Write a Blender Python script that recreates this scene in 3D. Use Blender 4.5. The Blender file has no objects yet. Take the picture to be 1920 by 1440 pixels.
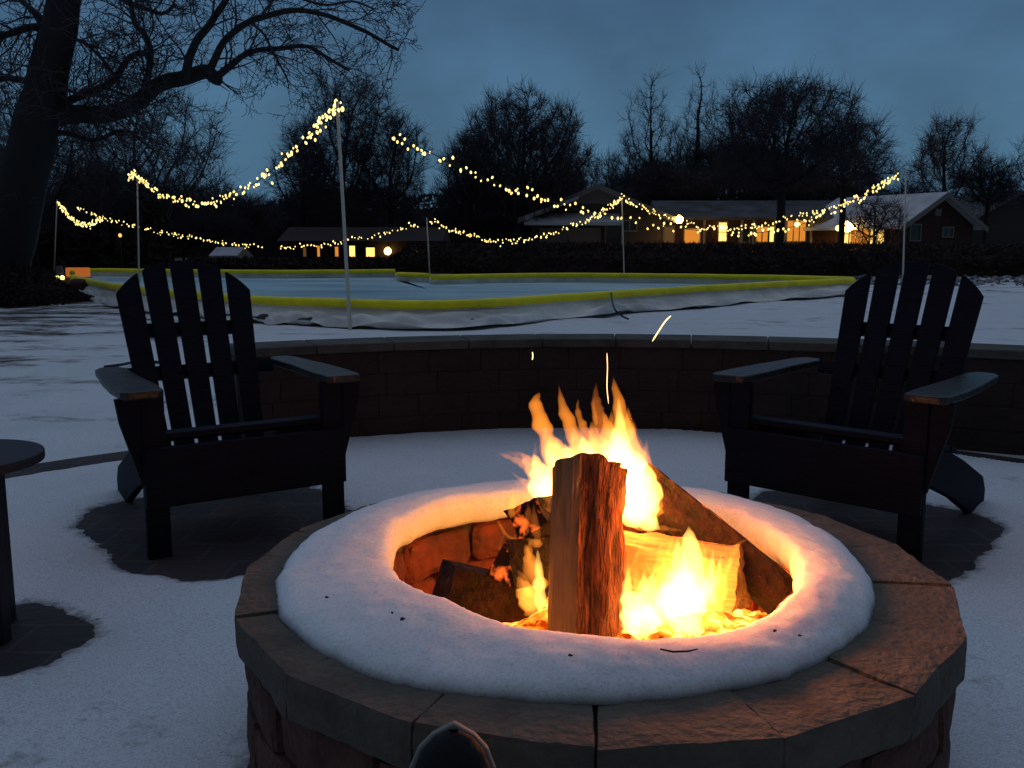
import bpy, math, random
import numpy as np
from mathutils import Vector, Matrix, noise
random.seed(7); RNG = np.random.default_rng(7)
sc = bpy.context.scene; col = sc.collection
rad = math.radians
# ------------------------------------------------------------------ camera
CH, FPX, PITCH = 0.97, 1740.0, rad(8.6)
cam = bpy.data.cameras.new('camera'); cam.sensor_width = 36; cam.lens = FPX / 1920 * 36
cam.clip_start = 0.05; cam.clip_end = 3000
camo = bpy.data.objects.new('camera', cam); col.objects.link(camo)
camo.location = (0, 0, CH); camo.rotation_euler = (math.pi / 2 - PITCH, 0, 0)
sc.camera = camo
# ------------------------------------------------------------------ world: dusk sky
wd = bpy.data.worlds.new('World'); sc.world = wd; wd.use_nodes = True
nt = wd.node_tree; N = nt.nodes; L = nt.links; N.clear()
def nd(t, **k):
    n = N.new(t)
    for a, b in k.items(): setattr(n, a, b)
    return n
out = nd('ShaderNodeOutputWorld'); bg = nd('ShaderNodeBackground'); bg.inputs[1].default_value = 1.0
tc = nd('ShaderNodeTexCoord'); sep = nd('ShaderNodeSeparateXYZ'); L.new(tc.outputs['Generated'], sep.inputs[0])
ramp = nd('ShaderNodeValToRGB'); cr = ramp.color_ramp; cr.interpolation = 'B_SPLINE'
cr.elements[0].position = 0.0; cr.elements[0].color = (.064, .160, .262, 1)
cr.elements[1].position = 1.0; cr.elements[1].color = (.28, .375, .54, 1)
for p, c in ((.08, (.064, .158, .260)), (.16, (.058, .138, .236)), (.25, (.047, .110, .205)), (.36, (.038, .088, .172)), (.5, (.09, .14, .22)), (.7, (.32, .39, .55))):
    e = cr.elements.new(p); e.color = (*c, 1)
L.new(sep.outputs['Z'], ramp.inputs[0])
nz = nd('ShaderNodeTexNoise'); nz.inputs['Scale'].default_value = 5.0; nz.inputs['Detail'].default_value = 4; nz.inputs['Roughness'].default_value = .55
mp = nd('ShaderNodeMapping'); mp.inputs['Scale'].default_value = (1, 1, 1.5); mp.inputs['Location'].default_value = (.35, .1, .2)
L.new(tc.outputs['Generated'], mp.inputs[0]); L.new(mp.outputs[0], nz.inputs['Vector'])
mr = nd('ShaderNodeMapRange'); mr.inputs[1].default_value = .34; mr.inputs[2].default_value = .70; mr.inputs[3].default_value = .84; mr.inputs[4].default_value = 1.24
L.new(nz.outputs['Fac'], mr.inputs[0])
mul = nd('ShaderNodeMix', data_type='RGBA', blend_type='MULTIPLY'); mul.inputs[0].default_value = 1
L.new(ramp.outputs[0], mul.inputs[6])
cmb = nd('ShaderNodeCombineColor'); [L.new(mr.outputs[0], cmb.inputs[i]) for i in range(3)]
L.new(cmb.outputs[0], mul.inputs[7])
sky = nd('ShaderNodeTexSky'); sky.sky_type = 'NISHITA'; sky.sun_disc = False
sky.sun_elevation = rad(1.0); sky.sun_rotation = rad(200)
add = nd('ShaderNodeMix', data_type='RGBA', blend_type='ADD'); add.inputs[0].default_value = .006
dk = nd('ShaderNodeMapRange', interpolation_type='SMOOTHSTEP'); dk.inputs[1].default_value = -.45; dk.inputs[2].default_value = .45; dk.inputs[3].default_value = .22; dk.inputs[4].default_value = 1.0
L.new(sep.outputs['Y'], dk.inputs[0])
mul2 = nd('ShaderNodeMix', data_type='RGBA', blend_type='MULTIPLY'); mul2.inputs[0].default_value = 1
cmb2 = nd('ShaderNodeCombineColor'); [L.new(dk.outputs[0], cmb2.inputs[i]) for i in range(3)]
L.new(mul.outputs[2], mul2.inputs[6]); L.new(cmb2.outputs[0], mul2.inputs[7])
L.new(mul2.outputs[2], add.inputs[6]); L.new(sky.outputs[0], add.inputs[7])
L.new(add.outputs[2], bg.inputs[0]); L.new(bg.outputs[0], out.inputs[0])
# the sun is down: only a very wide, very faint cool lamp for the last western light
sl = bpy.data.lights.new('dusk_sun', 'SUN'); sl.energy = .05; sl.angle = rad(60); sl.color = (.8, .88, 1)
so = bpy.data.objects.new('dusk_sun', sl); col.objects.link(so); so.rotation_euler = (rad(50), 0, rad(-20)); so.location = (0, -5, 20)
vs = sc.view_settings; vs.view_transform = 'Standard'; vs.look = 'None'; vs.exposure = 0; vs.gamma = 1
sc.cycles.use_denoising = True; sc.cycles.sample_clamp_indirect = 2.0; sc.cycles.sample_clamp_direct = 0
sc.cycles.max_bounces = 6; sc.cycles.volume_bounces = 0; sc.cycles.transparent_max_bounces = 32
# ------------------------------------------------------------------ helpers
def at(px, py, F):
    """the point at forward distance F that lies on the sight line of photo pixel (px,py)"""
    x = (px - 960) / FPX; y = -(py - 720) / FPX
    f = math.cos(PITCH) + y * math.sin(PITCH); z = -math.sin(PITCH) + y * math.cos(PITCH)
    return Vector((x / f * F, F, CH + z / f * F))
def on(px, py, z=0.0):
    x = (px - 960) / FPX; y = -(py - 720) / FPX
    f = math.cos(PITCH) + y * math.sin(PITCH); zz = -math.sin(PITCH) + y * math.cos(PITCH)
    t = (z - CH) / zz
    return Vector((x * t, f * t, z))
def tag(o, label=None, cat=None, group=None, kind=None):
    if label: o['label'] = label
    if cat: o['category'] = cat
    if group: o['group'] = group
    if kind: o['kind'] = kind
    return o
def empty(name, loc=(0, 0, 0), rz=0, label=None, cat=None, group=None):
    o = bpy.data.objects.new(name, None); o.empty_display_size = .1; col.objects.link(o)
    o.location = loc; o.rotation_euler = (0, 0, rz)
    return tag(o, label, cat, group)
class MB:
    def __init__(s): s.v = []; s.f = []
    def add(s, vs, fs):
        n = len(s.v); s.v += [tuple(v) for v in vs]; s.f += [tuple(i + n for i in f) for f in fs]; return s
    def box(s, c, d, M=None, taper=0):
        x, y, z = d[0] / 2, d[1] / 2, d[2] / 2
        vs = [Vector((sx * x * (1 - (taper if sz > 0 else 0)), sy * y * (1 - (taper if sz > 0 else 0)), sz * z)) for sz in (-1, 1) for sy in (-1, 1) for sx in (-1, 1)]
        if M is not None: vs = [M @ v for v in vs]
        c = Vector(c)
        return s.add([v + c for v in vs], [(0, 2, 3, 1), (4, 5, 7, 6), (0, 1, 5, 4), (2, 6, 7, 3), (0, 4, 6, 2), (1, 3, 7, 5)])
    def prism(s, pts, z0, z1, fn=lambda p, z: (p[0], p[1], z)):
        n = len(pts)
        return s.add([fn(p, z0) for p in pts] + [fn(p, z1) for p in pts],
                     [tuple(range(n))[::-1], tuple(range(n, 2 * n))] + [(i, (i + 1) % n, n + (i + 1) % n, n + i) for i in range(n)])
    def tube(s, pts, rs, k=6, cap=True):
        pts = [Vector(p) for p in pts]; n = len(pts)
        if not hasattr(rs, '__len__'): rs = [rs] * n
        vs = []; fs = []
        t = (pts[1] - pts[0]).normalized(); u = t.orthogonal().normalized()
        for i, p in enumerate(pts):
            t = (pts[min(i + 1, n - 1)] - pts[max(i - 1, 0)])
            if t.length < 1e-9: t = Vector((0, 0, 1))
            t.normalize(); u = (u - t * u.dot(t))
            if u.length < 1e-6: u = t.orthogonal()
            u.normalize(); w = t.cross(u)
            for j in range(k):
                a = 2 * math.pi * j / k; vs.append(p + (u * math.cos(a) + w * math.sin(a)) * rs[i])
        for i in range(n - 1):
            for j in range(k):
                a = i * k + j; b = i * k + (j + 1) % k; fs.append((a, b, b + k, a + k))
        if cap: fs.append(tuple(range(k))[::-1]); fs.append(tuple(range((n - 1) * k, n * k)))
        return s.add(vs, fs)
    def build(s, name, m, parent=None, smooth=False, bevel=0, seg=2, auto=None):
        me = bpy.data.meshes.new(name); me.from_pydata(s.v, [], s.f); me.update()
        me.materials.append(m)
        if smooth: me.polygons.foreach_set('use_smooth', [True] * len(me.polygons))
        o = bpy.data.objects.new(name, me); col.objects.link(o)
        if parent: o.parent = parent
        if bevel:
            b = o.modifiers.new('bevel', 'BEVEL'); b.width = bevel; b.segments = seg; b.limit_method = 'ANGLE'; b.angle_limit = rad(35)
        return o
def copy_tree(o, parent=None):
    c = o.copy(); col.objects.link(c); c.parent = parent
    for ch in list(o.children): copy_tree(ch, c)
    return c
def smooth_path(pts, n):
    """Catmull-Rom through pts"""
    P = [Vector(p) for p in pts]; P = [P[0] * 2 - P[1]] + P + [P[-1] * 2 - P[-2]]; o = []
    m = len(P) - 3
    for i in range(n):
        t = i / (n - 1) * m; k = min(int(t), m - 1); t -= k
        a, b, c, d = P[k:k + 4]
        o.append(.5 * ((2 * b) + (c - a) * t + (2 * a - 5 * b + 4 * c - d) * t * t + (3 * b - a - 3 * c + d) * t ** 3))
    return o
# ------------------------------------------------------------------ materials
def mat(name, c, rough=.8, bump=0, bscale=20, var=0, vscale=6, spec=.3, stretch=None, c2=None, det=4):
    m = bpy.data.materials.new(name); m.use_nodes = True; t = m.node_tree; b = t.nodes['Principled BSDF']
    b.inputs['Roughness'].default_value = rough; b.inputs['Specular IOR Level'].default_value = spec
    b.inputs['Base Color'].default_value = (*c, 1)
    tc = t.nodes.new('ShaderNodeTexCoord'); mp = t.nodes.new('ShaderNodeMapping'); t.links.new(tc.outputs['Object'], mp.inputs[0])
    if stretch: mp.inputs['Scale'].default_value = stretch
    if var or c2:
        n = t.nodes.new('ShaderNodeTexNoise'); n.inputs['Scale'].default_value = vscale; n.inputs['Detail'].default_value = det; n.inputs['Roughness'].default_value = .65
        t.links.new(mp.outputs[0], n.inputs['Vector'])
        r = t.nodes.new('ShaderNodeValToRGB'); r.color_ramp.elements[0].position = .35; r.color_ramp.elements[1].position = .65
        a = c2 if c2 else tuple(x * (1 + var) for x in c); z = c if c2 else tuple(x * (1 - var) for x in c)
        r.color_ramp.elements[0].color = (*z, 1); r.color_ramp.elements[1].color = (*a, 1)
        t.links.new(n.outputs['Fac'], r.inputs[0]); t.links.new(r.outputs[0], b.inputs['Base Color'])
    if bump:
        n = t.nodes.new('ShaderNodeTexNoise'); n.inputs['Scale'].default_value = bscale; n.inputs['Detail'].default_value = 5
        t.links.new(mp.outputs[0], n.inputs['Vector'])
        bu = t.nodes.new('ShaderNodeBump'); bu.inputs['Strength'].default_value = bump; bu.inputs['Distance'].default_value = .02
        t.links.new(n.outputs['Fac'], bu.inputs['Height']); t.links.new(bu.outputs[0], b.inputs['Normal'])
    return m
def emit(name, c, s, sampling='AUTO'):
    m = bpy.data.materials.new(name); m.use_nodes = True; t = m.node_tree; t.nodes.clear()
    o = t.nodes.new('ShaderNodeOutputMaterial'); e = t.nodes.new('ShaderNodeEmission'); e.inputs[0].default_value = (*c, 1); e.inputs[1].default_value = s
    t.links.new(e.outputs[0], o.inputs[0]); m.cycles.emission_sampling = sampling
    return m
def snow_mat(name, specks=.0, patches=None, bump=.5, sss=0, grain=.9, slush=False):
    m = bpy.data.materials.new(name); m.use_nodes = True; t = m.node_tree; b = t.nodes['Principled BSDF']; nn = t.nodes.new; lk = t.links.new
    b.inputs['Roughness'].default_value = .85; b.inputs['Specular IOR Level'].default_value = .15
    tc = nn('ShaderNodeTexCoord'); colr = nn('ShaderNodeRGB'); colr.outputs[0].default_value = (.80, .82, .84, 1); cur = colr.outputs[0]
    def mixin(fac, c):
        nonlocal cur
        mx = nn('ShaderNodeMix'); mx.data_type = 'RGBA'; lk(fac, mx.inputs[0]); lk(cur, mx.inputs[6]); mx.inputs[7].default_value = (*c, 1); cur = mx.outputs[2]
    n = nn('ShaderNodeTexNoise'); n.inputs['Scale'].default_value = 1.7; n.inputs['Detail'].default_value = 6; lk(tc.outputs['Object'], n.inputs['Vector'])
    r = nn('ShaderNodeMapRange'); r.inputs[1].default_value = .45; r.inputs[2].default_value = .75; r.inputs[4].default_value = .35; lk(n.outputs['Fac'], r.inputs[0])
    mixin(r.outputs[0], (.58, .59, .60))
    gr = nn('ShaderNodeTexNoise'); gr.inputs['Scale'].default_value = 190; gr.inputs['Detail'].default_value = 3; gr.inputs['Roughness'].default_value = .8; lk(tc.outputs['Object'], gr.inputs['Vector'])
    gr2 = nn('ShaderNodeMapRange'); gr2.inputs[1].default_value = .46; gr2.inputs[2].default_value = .70; gr2.inputs[4].default_value = grain; lk(gr.outputs['Fac'], gr2.inputs[0]); mixin(gr2.outputs[0], (.36, .37, .39))
    if specks:
        v = nn('ShaderNodeTexVoronoi'); v.inputs['Scale'].default_value = 17; v.inputs['Randomness'].default_value = 1; 
        wn = nn('ShaderNodeTexNoise'); wn.inputs['Scale'].default_value = 60; lk(tc.outputs['Object'], wn.inputs['Vector'])
        av = nn('ShaderNodeVectorMath'); av.operation = 'MULTIPLY_ADD'; av.inputs[1].default_value = (.012, .012, .012); lk(wn.outputs['Color'], av.inputs[0]); lk(tc.outputs['Object'], av.inputs[2])
        lk(av.outputs[0], v.inputs['Vector'])
        sp = nn('ShaderNodeSeparateColor'); lk(v.outputs['Color'], sp.inputs[0])
        th = nn('ShaderNodeMapRange'); th.inputs[1].default_value = 1 - specks; th.inputs[2].default_value = 1; th.inputs[3].default_value = .0; th.inputs[4].default_value = .14; lk(sp.outputs[0], th.inputs[0])
        lt = nn('ShaderNodeMath'); lt.operation = 'LESS_THAN'; lk(v.outputs['Distance'], lt.inputs[0]); lk(th.outputs[0], lt.inputs[1])
        mixin(lt.outputs[0], (.07, .05, .035))
    if patches:
        patches(t, tc, mixin)
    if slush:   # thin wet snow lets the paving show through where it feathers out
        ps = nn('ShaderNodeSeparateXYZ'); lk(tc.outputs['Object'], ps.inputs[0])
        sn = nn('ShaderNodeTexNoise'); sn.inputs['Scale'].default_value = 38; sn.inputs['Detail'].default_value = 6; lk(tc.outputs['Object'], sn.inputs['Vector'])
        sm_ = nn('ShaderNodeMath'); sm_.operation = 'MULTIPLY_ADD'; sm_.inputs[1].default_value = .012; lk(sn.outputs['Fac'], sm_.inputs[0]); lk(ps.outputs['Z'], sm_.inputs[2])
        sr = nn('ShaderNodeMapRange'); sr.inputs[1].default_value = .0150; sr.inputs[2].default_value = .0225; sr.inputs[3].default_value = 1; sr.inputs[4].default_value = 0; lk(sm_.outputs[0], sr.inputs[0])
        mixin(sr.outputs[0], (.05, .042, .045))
    if sss:
        b.inputs['Subsurface Weight'].default_value = sss; b.inputs['Subsurface Radius'].default_value = (1, .55, .4); b.inputs['Subsurface Scale'].default_value = .045
    lk(cur, b.inputs['Base Color'])
    n2 = nn('ShaderNodeTexNoise'); n2.inputs['Scale'].default_value = 55; n2.inputs['Detail'].default_value = 6; n2.inputs['Roughness'].default_value = .7; lk(tc.outputs['Object'], n2.inputs['Vector'])
    bu = nn('ShaderNodeBump'); bu.inputs['Strength'].default_value = bump; bu.inputs['Distance'].default_value = .012; lk(n2.outputs['Fac'], bu.inputs['Height']); lk(bu.outputs[0], b.inputs['Normal'])
    return m
def lawn_patches(t, tc, mixin):
    nn = t.nodes.new; lk = t.links.new
    sp = nn('ShaderNodeSeparateXYZ'); lk(tc.outputs['Object'], sp.inputs[0])
    mp = nn('ShaderNodeMapping'); mp.inputs['Scale'].default_value = (.8, 1.6, 1); lk(tc.outputs['Object'], mp.inputs[0])
    n = nn('ShaderNodeTexNoise'); n.inputs['Scale'].default_value = 1.1; n.inputs['Detail'].default_value = 9; n.inputs['Roughness'].default_value = .72; lk(mp.outputs[0], n.inputs['Vector'])
    # thin cover on the left lawn and far out, thicker snow between the wall and the rink
    a = nn('ShaderNodeMapRange'); a.inputs[1].default_value = -1.5; a.inputs[2].default_value = -6.5; a.inputs[3].default_value = 0; a.inputs[4].default_value = .165; lk(sp.outputs['X'], a.inputs[0])
    f = nn('ShaderNodeMapRange'); f.inputs[1].default_value = 17; f.inputs[2].default_value = 27; f.inputs[3].default_value = 0; f.inputs[4].default_value = .14; lk(sp.outputs['Y'], f.inputs[0])
    g = nn('ShaderNodeMapRange'); g.inputs[1].default_value = 6; g.inputs[2].default_value = 11; g.inputs[3].default_value = .45; g.inputs[4].default_value = 1; lk(sp.outputs['Y'], g.inputs[0])
    ag = nn('ShaderNodeMath'); ag.operation = 'MULTIPLY'; lk(a.outputs[0], ag.inputs[0]); lk(g.outputs[0], ag.inputs[1])
    s = nn('ShaderNodeMath'); s.operation = 'ADD'; lk(ag.outputs[0], s.inputs[0]); lk(f.outputs[0], s.inputs[1])
    s2 = nn('ShaderNodeMath'); s2.operation = 'ADD'; lk(s.outputs[0], s2.inputs[0]); lk(n.outputs['Fac'], s2.inputs[1])
    r = nn('ShaderNodeMapRange'); r.inputs[1].default_value = .57; r.inputs[2].default_value = .70; lk(s2.outputs[0], r.inputs[0])
    mixin(r.outputs[0], (.075, .062, .045))
M = {}
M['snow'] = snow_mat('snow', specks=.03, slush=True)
M['ring_snow'] = snow_mat('ring_snow', specks=.05, bump=.22, sss=.7, grain=.45)
M['lawn'] = snow_mat('lawn_snow', patches=lawn_patches)
M['paver'] = mat('paver', (.045, .035, .035), .8, .5, 30, .3, 5)
t = M['paver'].node_tree; b_ = t.nodes['Principled BSDF']; bt = t.nodes.new('ShaderNodeTexBrick'); tcx = t.nodes.new('ShaderNodeTexCoord'); t.links.new(tcx.outputs['Object'], bt.inputs['Vector'])
bt.inputs['Scale'].default_value = 1; bt.inputs['Brick Width'].default_value = .24; bt.inputs['Row Height'].default_value = .16; bt.inputs['Mortar Size'].default_value = .006
bt.inputs['Color1'].default_value = (.055, .042, .042, 1); bt.inputs['Color2'].default_value = (.035, .030, .034, 1); bt.inputs['Mortar'].default_value = (.062, .058, .062, 1); t.links.new(bt.outputs['Color'], b_.inputs['Base Color'])
M['cap'] = mat('cap_stone', (.085, .072, .058), .95, .5, 70, .35, 11, c2=(.14, .118, .092), det=8)
M['block'] = mat('pit_block', (.07, .03, .024), .9, .9, 38, .4, 9, c2=(.12, .06, .045))
M['fire_block'] = mat('fire_block', (.34, .075, .04), .9, .8, 30, .4, 4, c2=(.07, .035, .03))  # red base colour carries part of the fire's glow on the bricks
M['wallblock'] = mat('wall_block', (.034, .021, .018), .9, .7, 25, .3, 4, c2=(.048, .031, .027))
M['wallcap'] = mat('wall_cap', (.085, .078, .065), .9, .5, 30, .3, 6)
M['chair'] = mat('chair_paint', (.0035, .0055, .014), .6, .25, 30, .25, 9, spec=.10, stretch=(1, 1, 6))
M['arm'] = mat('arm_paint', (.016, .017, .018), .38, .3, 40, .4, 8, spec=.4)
M['table'] = mat('table_paint', (.010, .012, .02), .55, .2, 30)
M['yellow'] = mat('yellow_foam', (.92, .80, .015), .6, .25, 6, .12, 3)
M['liner'] = mat('white_liner', (.70, .69, .65), .5, .5, 5, .2, 1.6)
M['pole'] = mat('pole_pvc', (.62, .60, .52), .4)
M['wire'] = mat('dark_wire', (.015, .02, .015), .5)
M['cord'] = mat('cord', (.02, .02, .025), .5)
M['bark'] = mat('bark', (.030, .030, .032), .95, .6, 12)
M['twig'] = mat('twig_bark', (.07, .062, .072), .95)
M['hedge'] = mat('hedge', (.035, .022, .020), .95)
M['siding'] = mat('house_siding', (.07, .06, .055), .8, .3, 3, .15, 1, stretch=(.2, .2, 9))
M['brick'] = mat('house_brick', (.06, .032, .027), .9, .3, 20, .2, 5)
M['trim'] = mat('house_trim', (.22, .2, .18), .7)
M['roofsnow'] = mat('roof_snow', (.62, .64, .68), .9, .2, 2, c2=(.42, .43, .46), vscale=1.2)
M['roofdark'] = mat('roof_shingle', (.035, .03, .03), .9, .2, 8, c2=(.10, .105, .12), vscale=.7, det=8)
M['glass'] = mat('dark_glass', (.02, .025, .03), .15, spec=.6)
M['blind'] = mat('window_blind', (.22, .19, .17), .8)
M['bulb'] = emit('warm_bulb', (1, .74, .22), 2.6, 'NONE')
M['win_orange'] = emit('lit_curtain', (1, .33, .04), .75)
M['win_yellow'] = emit('lit_window', (1, .62, .14), 2.0)
M['win_dim'] = emit('dim_window', (1, .5, .18), .10)
M['lamp'] = emit('porch_lamp', (1, .55, .12), 60)
M['lamp_small'] = emit('porch_lamp_small', (1, .62, .15), 9)
M['spark'] = emit('spark', (1, .62, .25), 3)
# ------------------------------------------------------------------ ground
# lawn: one fine-mesh sheet near by, one huge sheet to the horizon
def ground_z(x, y):
    d = max(0., min(1., (math.hypot(x - .15, y - 1.71) - 3.25) / 1.2))
    return d * (.018 + .03 * noise.noise(Vector((x * .7, y * .7, 3))) + .012 * noise.noise(Vector((x * 3, y * 3, 1))))
xs = np.concatenate([np.linspace(-600, -16, 9), np.linspace(-14, 12, 131), np.linspace(14, 600, 9)])
ys = np.concatenate([np.linspace(-200, -3, 5), np.linspace(-2, 26, 141), np.linspace(28, 900, 12)])
g = MB(); g.v = [(x, y, ground_z(x, y)) for y in ys for x in xs]; nx = len(xs)
g.f = [(j * nx + i, j * nx + i + 1, (j + 1) * nx + i + 1, (j + 1) * nx + i) for j in range(len(ys) - 1) for i in range(nx - 1)
       if math.hypot((xs[i] + xs[i + 1]) / 2 - .15, (ys[j] + ys[j + 1]) / 2 - 1.71) > 2.7]
tag(g.build('ground', M['lawn'], smooth=True), kind='structure')
PC = Vector((.149, 1.71, 0))          # centre of the fire pit and of the round patio
p = MB(); p.prism([(PC.x + 3.2 * math.cos(a), PC.y + 3.2 * math.sin(a)) for a in np.linspace(0, 2 * math.pi, 97)[:-1]], -.06, .012)
tag(p.build('patio', M['paver']), kind='structure')
CH_L = (Vector((-.848, 2.91, 0)), rad(32.5)); CH_R = (Vector((.98, 2.87, 0)), rad(-42))
TAB = Vector((-1.33, 2.17, 0))
def rbox(px, py, cx, cy, hx, hy, r):
    qx = abs(px - cx) - hx + r; qy = abs(py - cy) - hy + r
    return math.hypot(max(qx, 0), max(qy, 0)) + min(max(qx, qy), 0) - r
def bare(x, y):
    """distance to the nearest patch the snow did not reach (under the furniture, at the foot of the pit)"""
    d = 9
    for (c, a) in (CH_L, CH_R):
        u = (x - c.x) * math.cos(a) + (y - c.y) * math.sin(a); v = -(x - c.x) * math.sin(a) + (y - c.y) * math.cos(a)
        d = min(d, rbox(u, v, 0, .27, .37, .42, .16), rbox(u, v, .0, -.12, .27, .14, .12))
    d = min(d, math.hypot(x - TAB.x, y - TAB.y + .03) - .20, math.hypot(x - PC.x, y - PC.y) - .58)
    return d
s = MB(); n = 420; R = 3.06
gx = np.linspace(-R, R, n); idx = {}
for j in range(n):
    for i in range(n):
        x, y = gx[i], gx[j]; r = math.hypot(x, y)
        if r > R: continue
        X, Y = x + PC.x, y + PC.y
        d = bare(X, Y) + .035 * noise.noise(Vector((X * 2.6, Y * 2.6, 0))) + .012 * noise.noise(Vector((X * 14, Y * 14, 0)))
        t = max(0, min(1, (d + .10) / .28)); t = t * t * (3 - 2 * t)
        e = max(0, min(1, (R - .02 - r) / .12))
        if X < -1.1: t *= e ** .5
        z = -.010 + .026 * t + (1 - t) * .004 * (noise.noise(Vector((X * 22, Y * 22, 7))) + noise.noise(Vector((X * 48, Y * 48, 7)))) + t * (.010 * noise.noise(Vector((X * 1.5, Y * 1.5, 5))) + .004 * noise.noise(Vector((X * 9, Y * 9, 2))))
        idx[(i, j)] = len(s.v); s.v.append((X, Y, z + .012 * .6))
for (i, j), k in idx.items():
    if (i + 1, j) in idx and (i, j + 1) in idx and (i + 1, j + 1) in idx:
        s.f.append((k, idx[(i + 1, j)], idx[(i + 1, j + 1)], idx[(i, j + 1)]))
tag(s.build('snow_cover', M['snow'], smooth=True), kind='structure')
# ------------------------------------------------------------------ fire pit
pit = empty('fire_pit', PC, label='round stone fire pit with wide cap stones and a thick collar of snow', cat='fire pit')
NS = 17; A0 = rad(-94)
def rough(v, amp, s=9, off=0):
    return v + Vector((noise.noise(v * s + Vector((off, 0, 0))), noise.noise(v * s + Vector((0, off + 7, 0))), noise.noise(v * s + Vector((3, 0, off + 13))))) * amp
def ring_block(r0, r1, z0, z1, a0, a1, gap, name, m, amp, off, bevel, straight=True):
    """one wedge-shaped block, subdivided and roughened"""
    b = MB(); nu, nv, nw = 12, 8, 4
    g0 = gap / r1; aa0 = a0 + g0; aa1 = a1 - g0; am = (aa0 + aa1) / 2
    def P(u, v, w):
        a = aa0 + (aa1 - aa0) * u; r = r0 + (r1 - r0) * v
        rr = r * (math.cos((aa1 - aa0) / 2) / math.cos(a - am)) if straight else r
        rr += (r1 - r1 * math.cos((aa1 - aa0) / 2)) * .6 if straight else 0
        return Vector((rr * math.cos(a), rr * math.sin(a), z0 + (z1 - z0) * w))
    key = {}; 
    def V(i, j, k):
        if (i, j, k) not in key:
            key[(i, j, k)] = len(b.v)
            q = P(i / nu, j / nv, k / nw)
            ctr = P(.5, .5, .5)
            cnt = (i in (0, nu)) + (j in (0, nv)) + (k in (0, nw))
            if cnt >= 2: q = q + (ctr - q).normalized() * bevel * (1.0 if cnt == 2 else 1.5) * (.7 + .9 * abs(noise.noise(q * 30)))
            q = rough(q, amp * .8, 9, off); q = rough(q, amp * .35, 38, off)
            b.v.append(tuple(q))
        return key[(i, j, k)]
    for i in range(nu):
        for j in range(nv):
            b.f.append((V(i, j, 0), V(i, j + 1, 0), V(i + 1, j + 1, 0), V(i + 1, j, 0))); b.f.append((V(i, j, nw), V(i + 1, j, nw), V(i + 1, j + 1, nw), V(i, j + 1, nw)))
    for i in range(nu):
        for k in range(nw):
            b.f.append((V(i, 0, k), V(i + 1, 0, k), V(i + 1, 0, k + 1), V(i, 0, k + 1))); b.f.append((V(i, nv, k), V(i, nv, k + 1), V(i + 1, nv, k + 1), V(i + 1, nv, k)))
    for j in range(nv):
        for k in range(nw):
            b.f.append((V(0, j, k), V(0, j, k + 1), V(0, j + 1, k + 1), V(0, j + 1, k))); b.f.append((V(nu, j, k), V(nu, j + 1, k), V(nu, j + 1, k + 1), V(nu, j, k + 1)))
    return b.build(name, m, pit)
for k in range(NS):
    a = A0 + k * 2 * math.pi / NS
    ring_block(.44, .652, .288, .36 + random.uniform(-.003, .003), a, a + 2 * math.pi / NS, -.0012, 'cap_stone', M['cap'], .005, k * 3.1, .0045)
for c in range(3):
    for k in range(NS):
        a = A0 + (k + .5 * (c % 2 == 0)) * 2 * math.pi / NS + rad(4)
        ring_block(.515, .638 + random.uniform(-.006, .006), .0 + c * .095, .0 + c * .095 + .092, a, a + 2 * math.pi / NS, .0012, 'wall_block', M['block'], .008, 50 + k * 2.3 + c * 17, .006, False)
NI = 13
for c in range(4):
    for k in range(NI):
        a = (k + .5 * (c % 2)) * 2 * math.pi / NI
        ring_block(.415, .512, -.03 + c * .09, .057 + c * .09, a, a + 2 * math.pi / NI, .004, 'fire_brick', M['fire_block'], .008, 90 + k * 1.7 + c * 11, .012, False)
f = MB(); f.prism([(.43 * math.cos(a), .43 * math.sin(a)) for a in np.linspace(0, 2 * math.pi, 49)[:-1]], -.04, .17)
M['ash'] = mat('ash', (.16, .13, .11), .95, .9, 30, c2=(.05, .04, .035), vscale=14)
f.build('ash_bed', M['ash'], pit)
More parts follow.
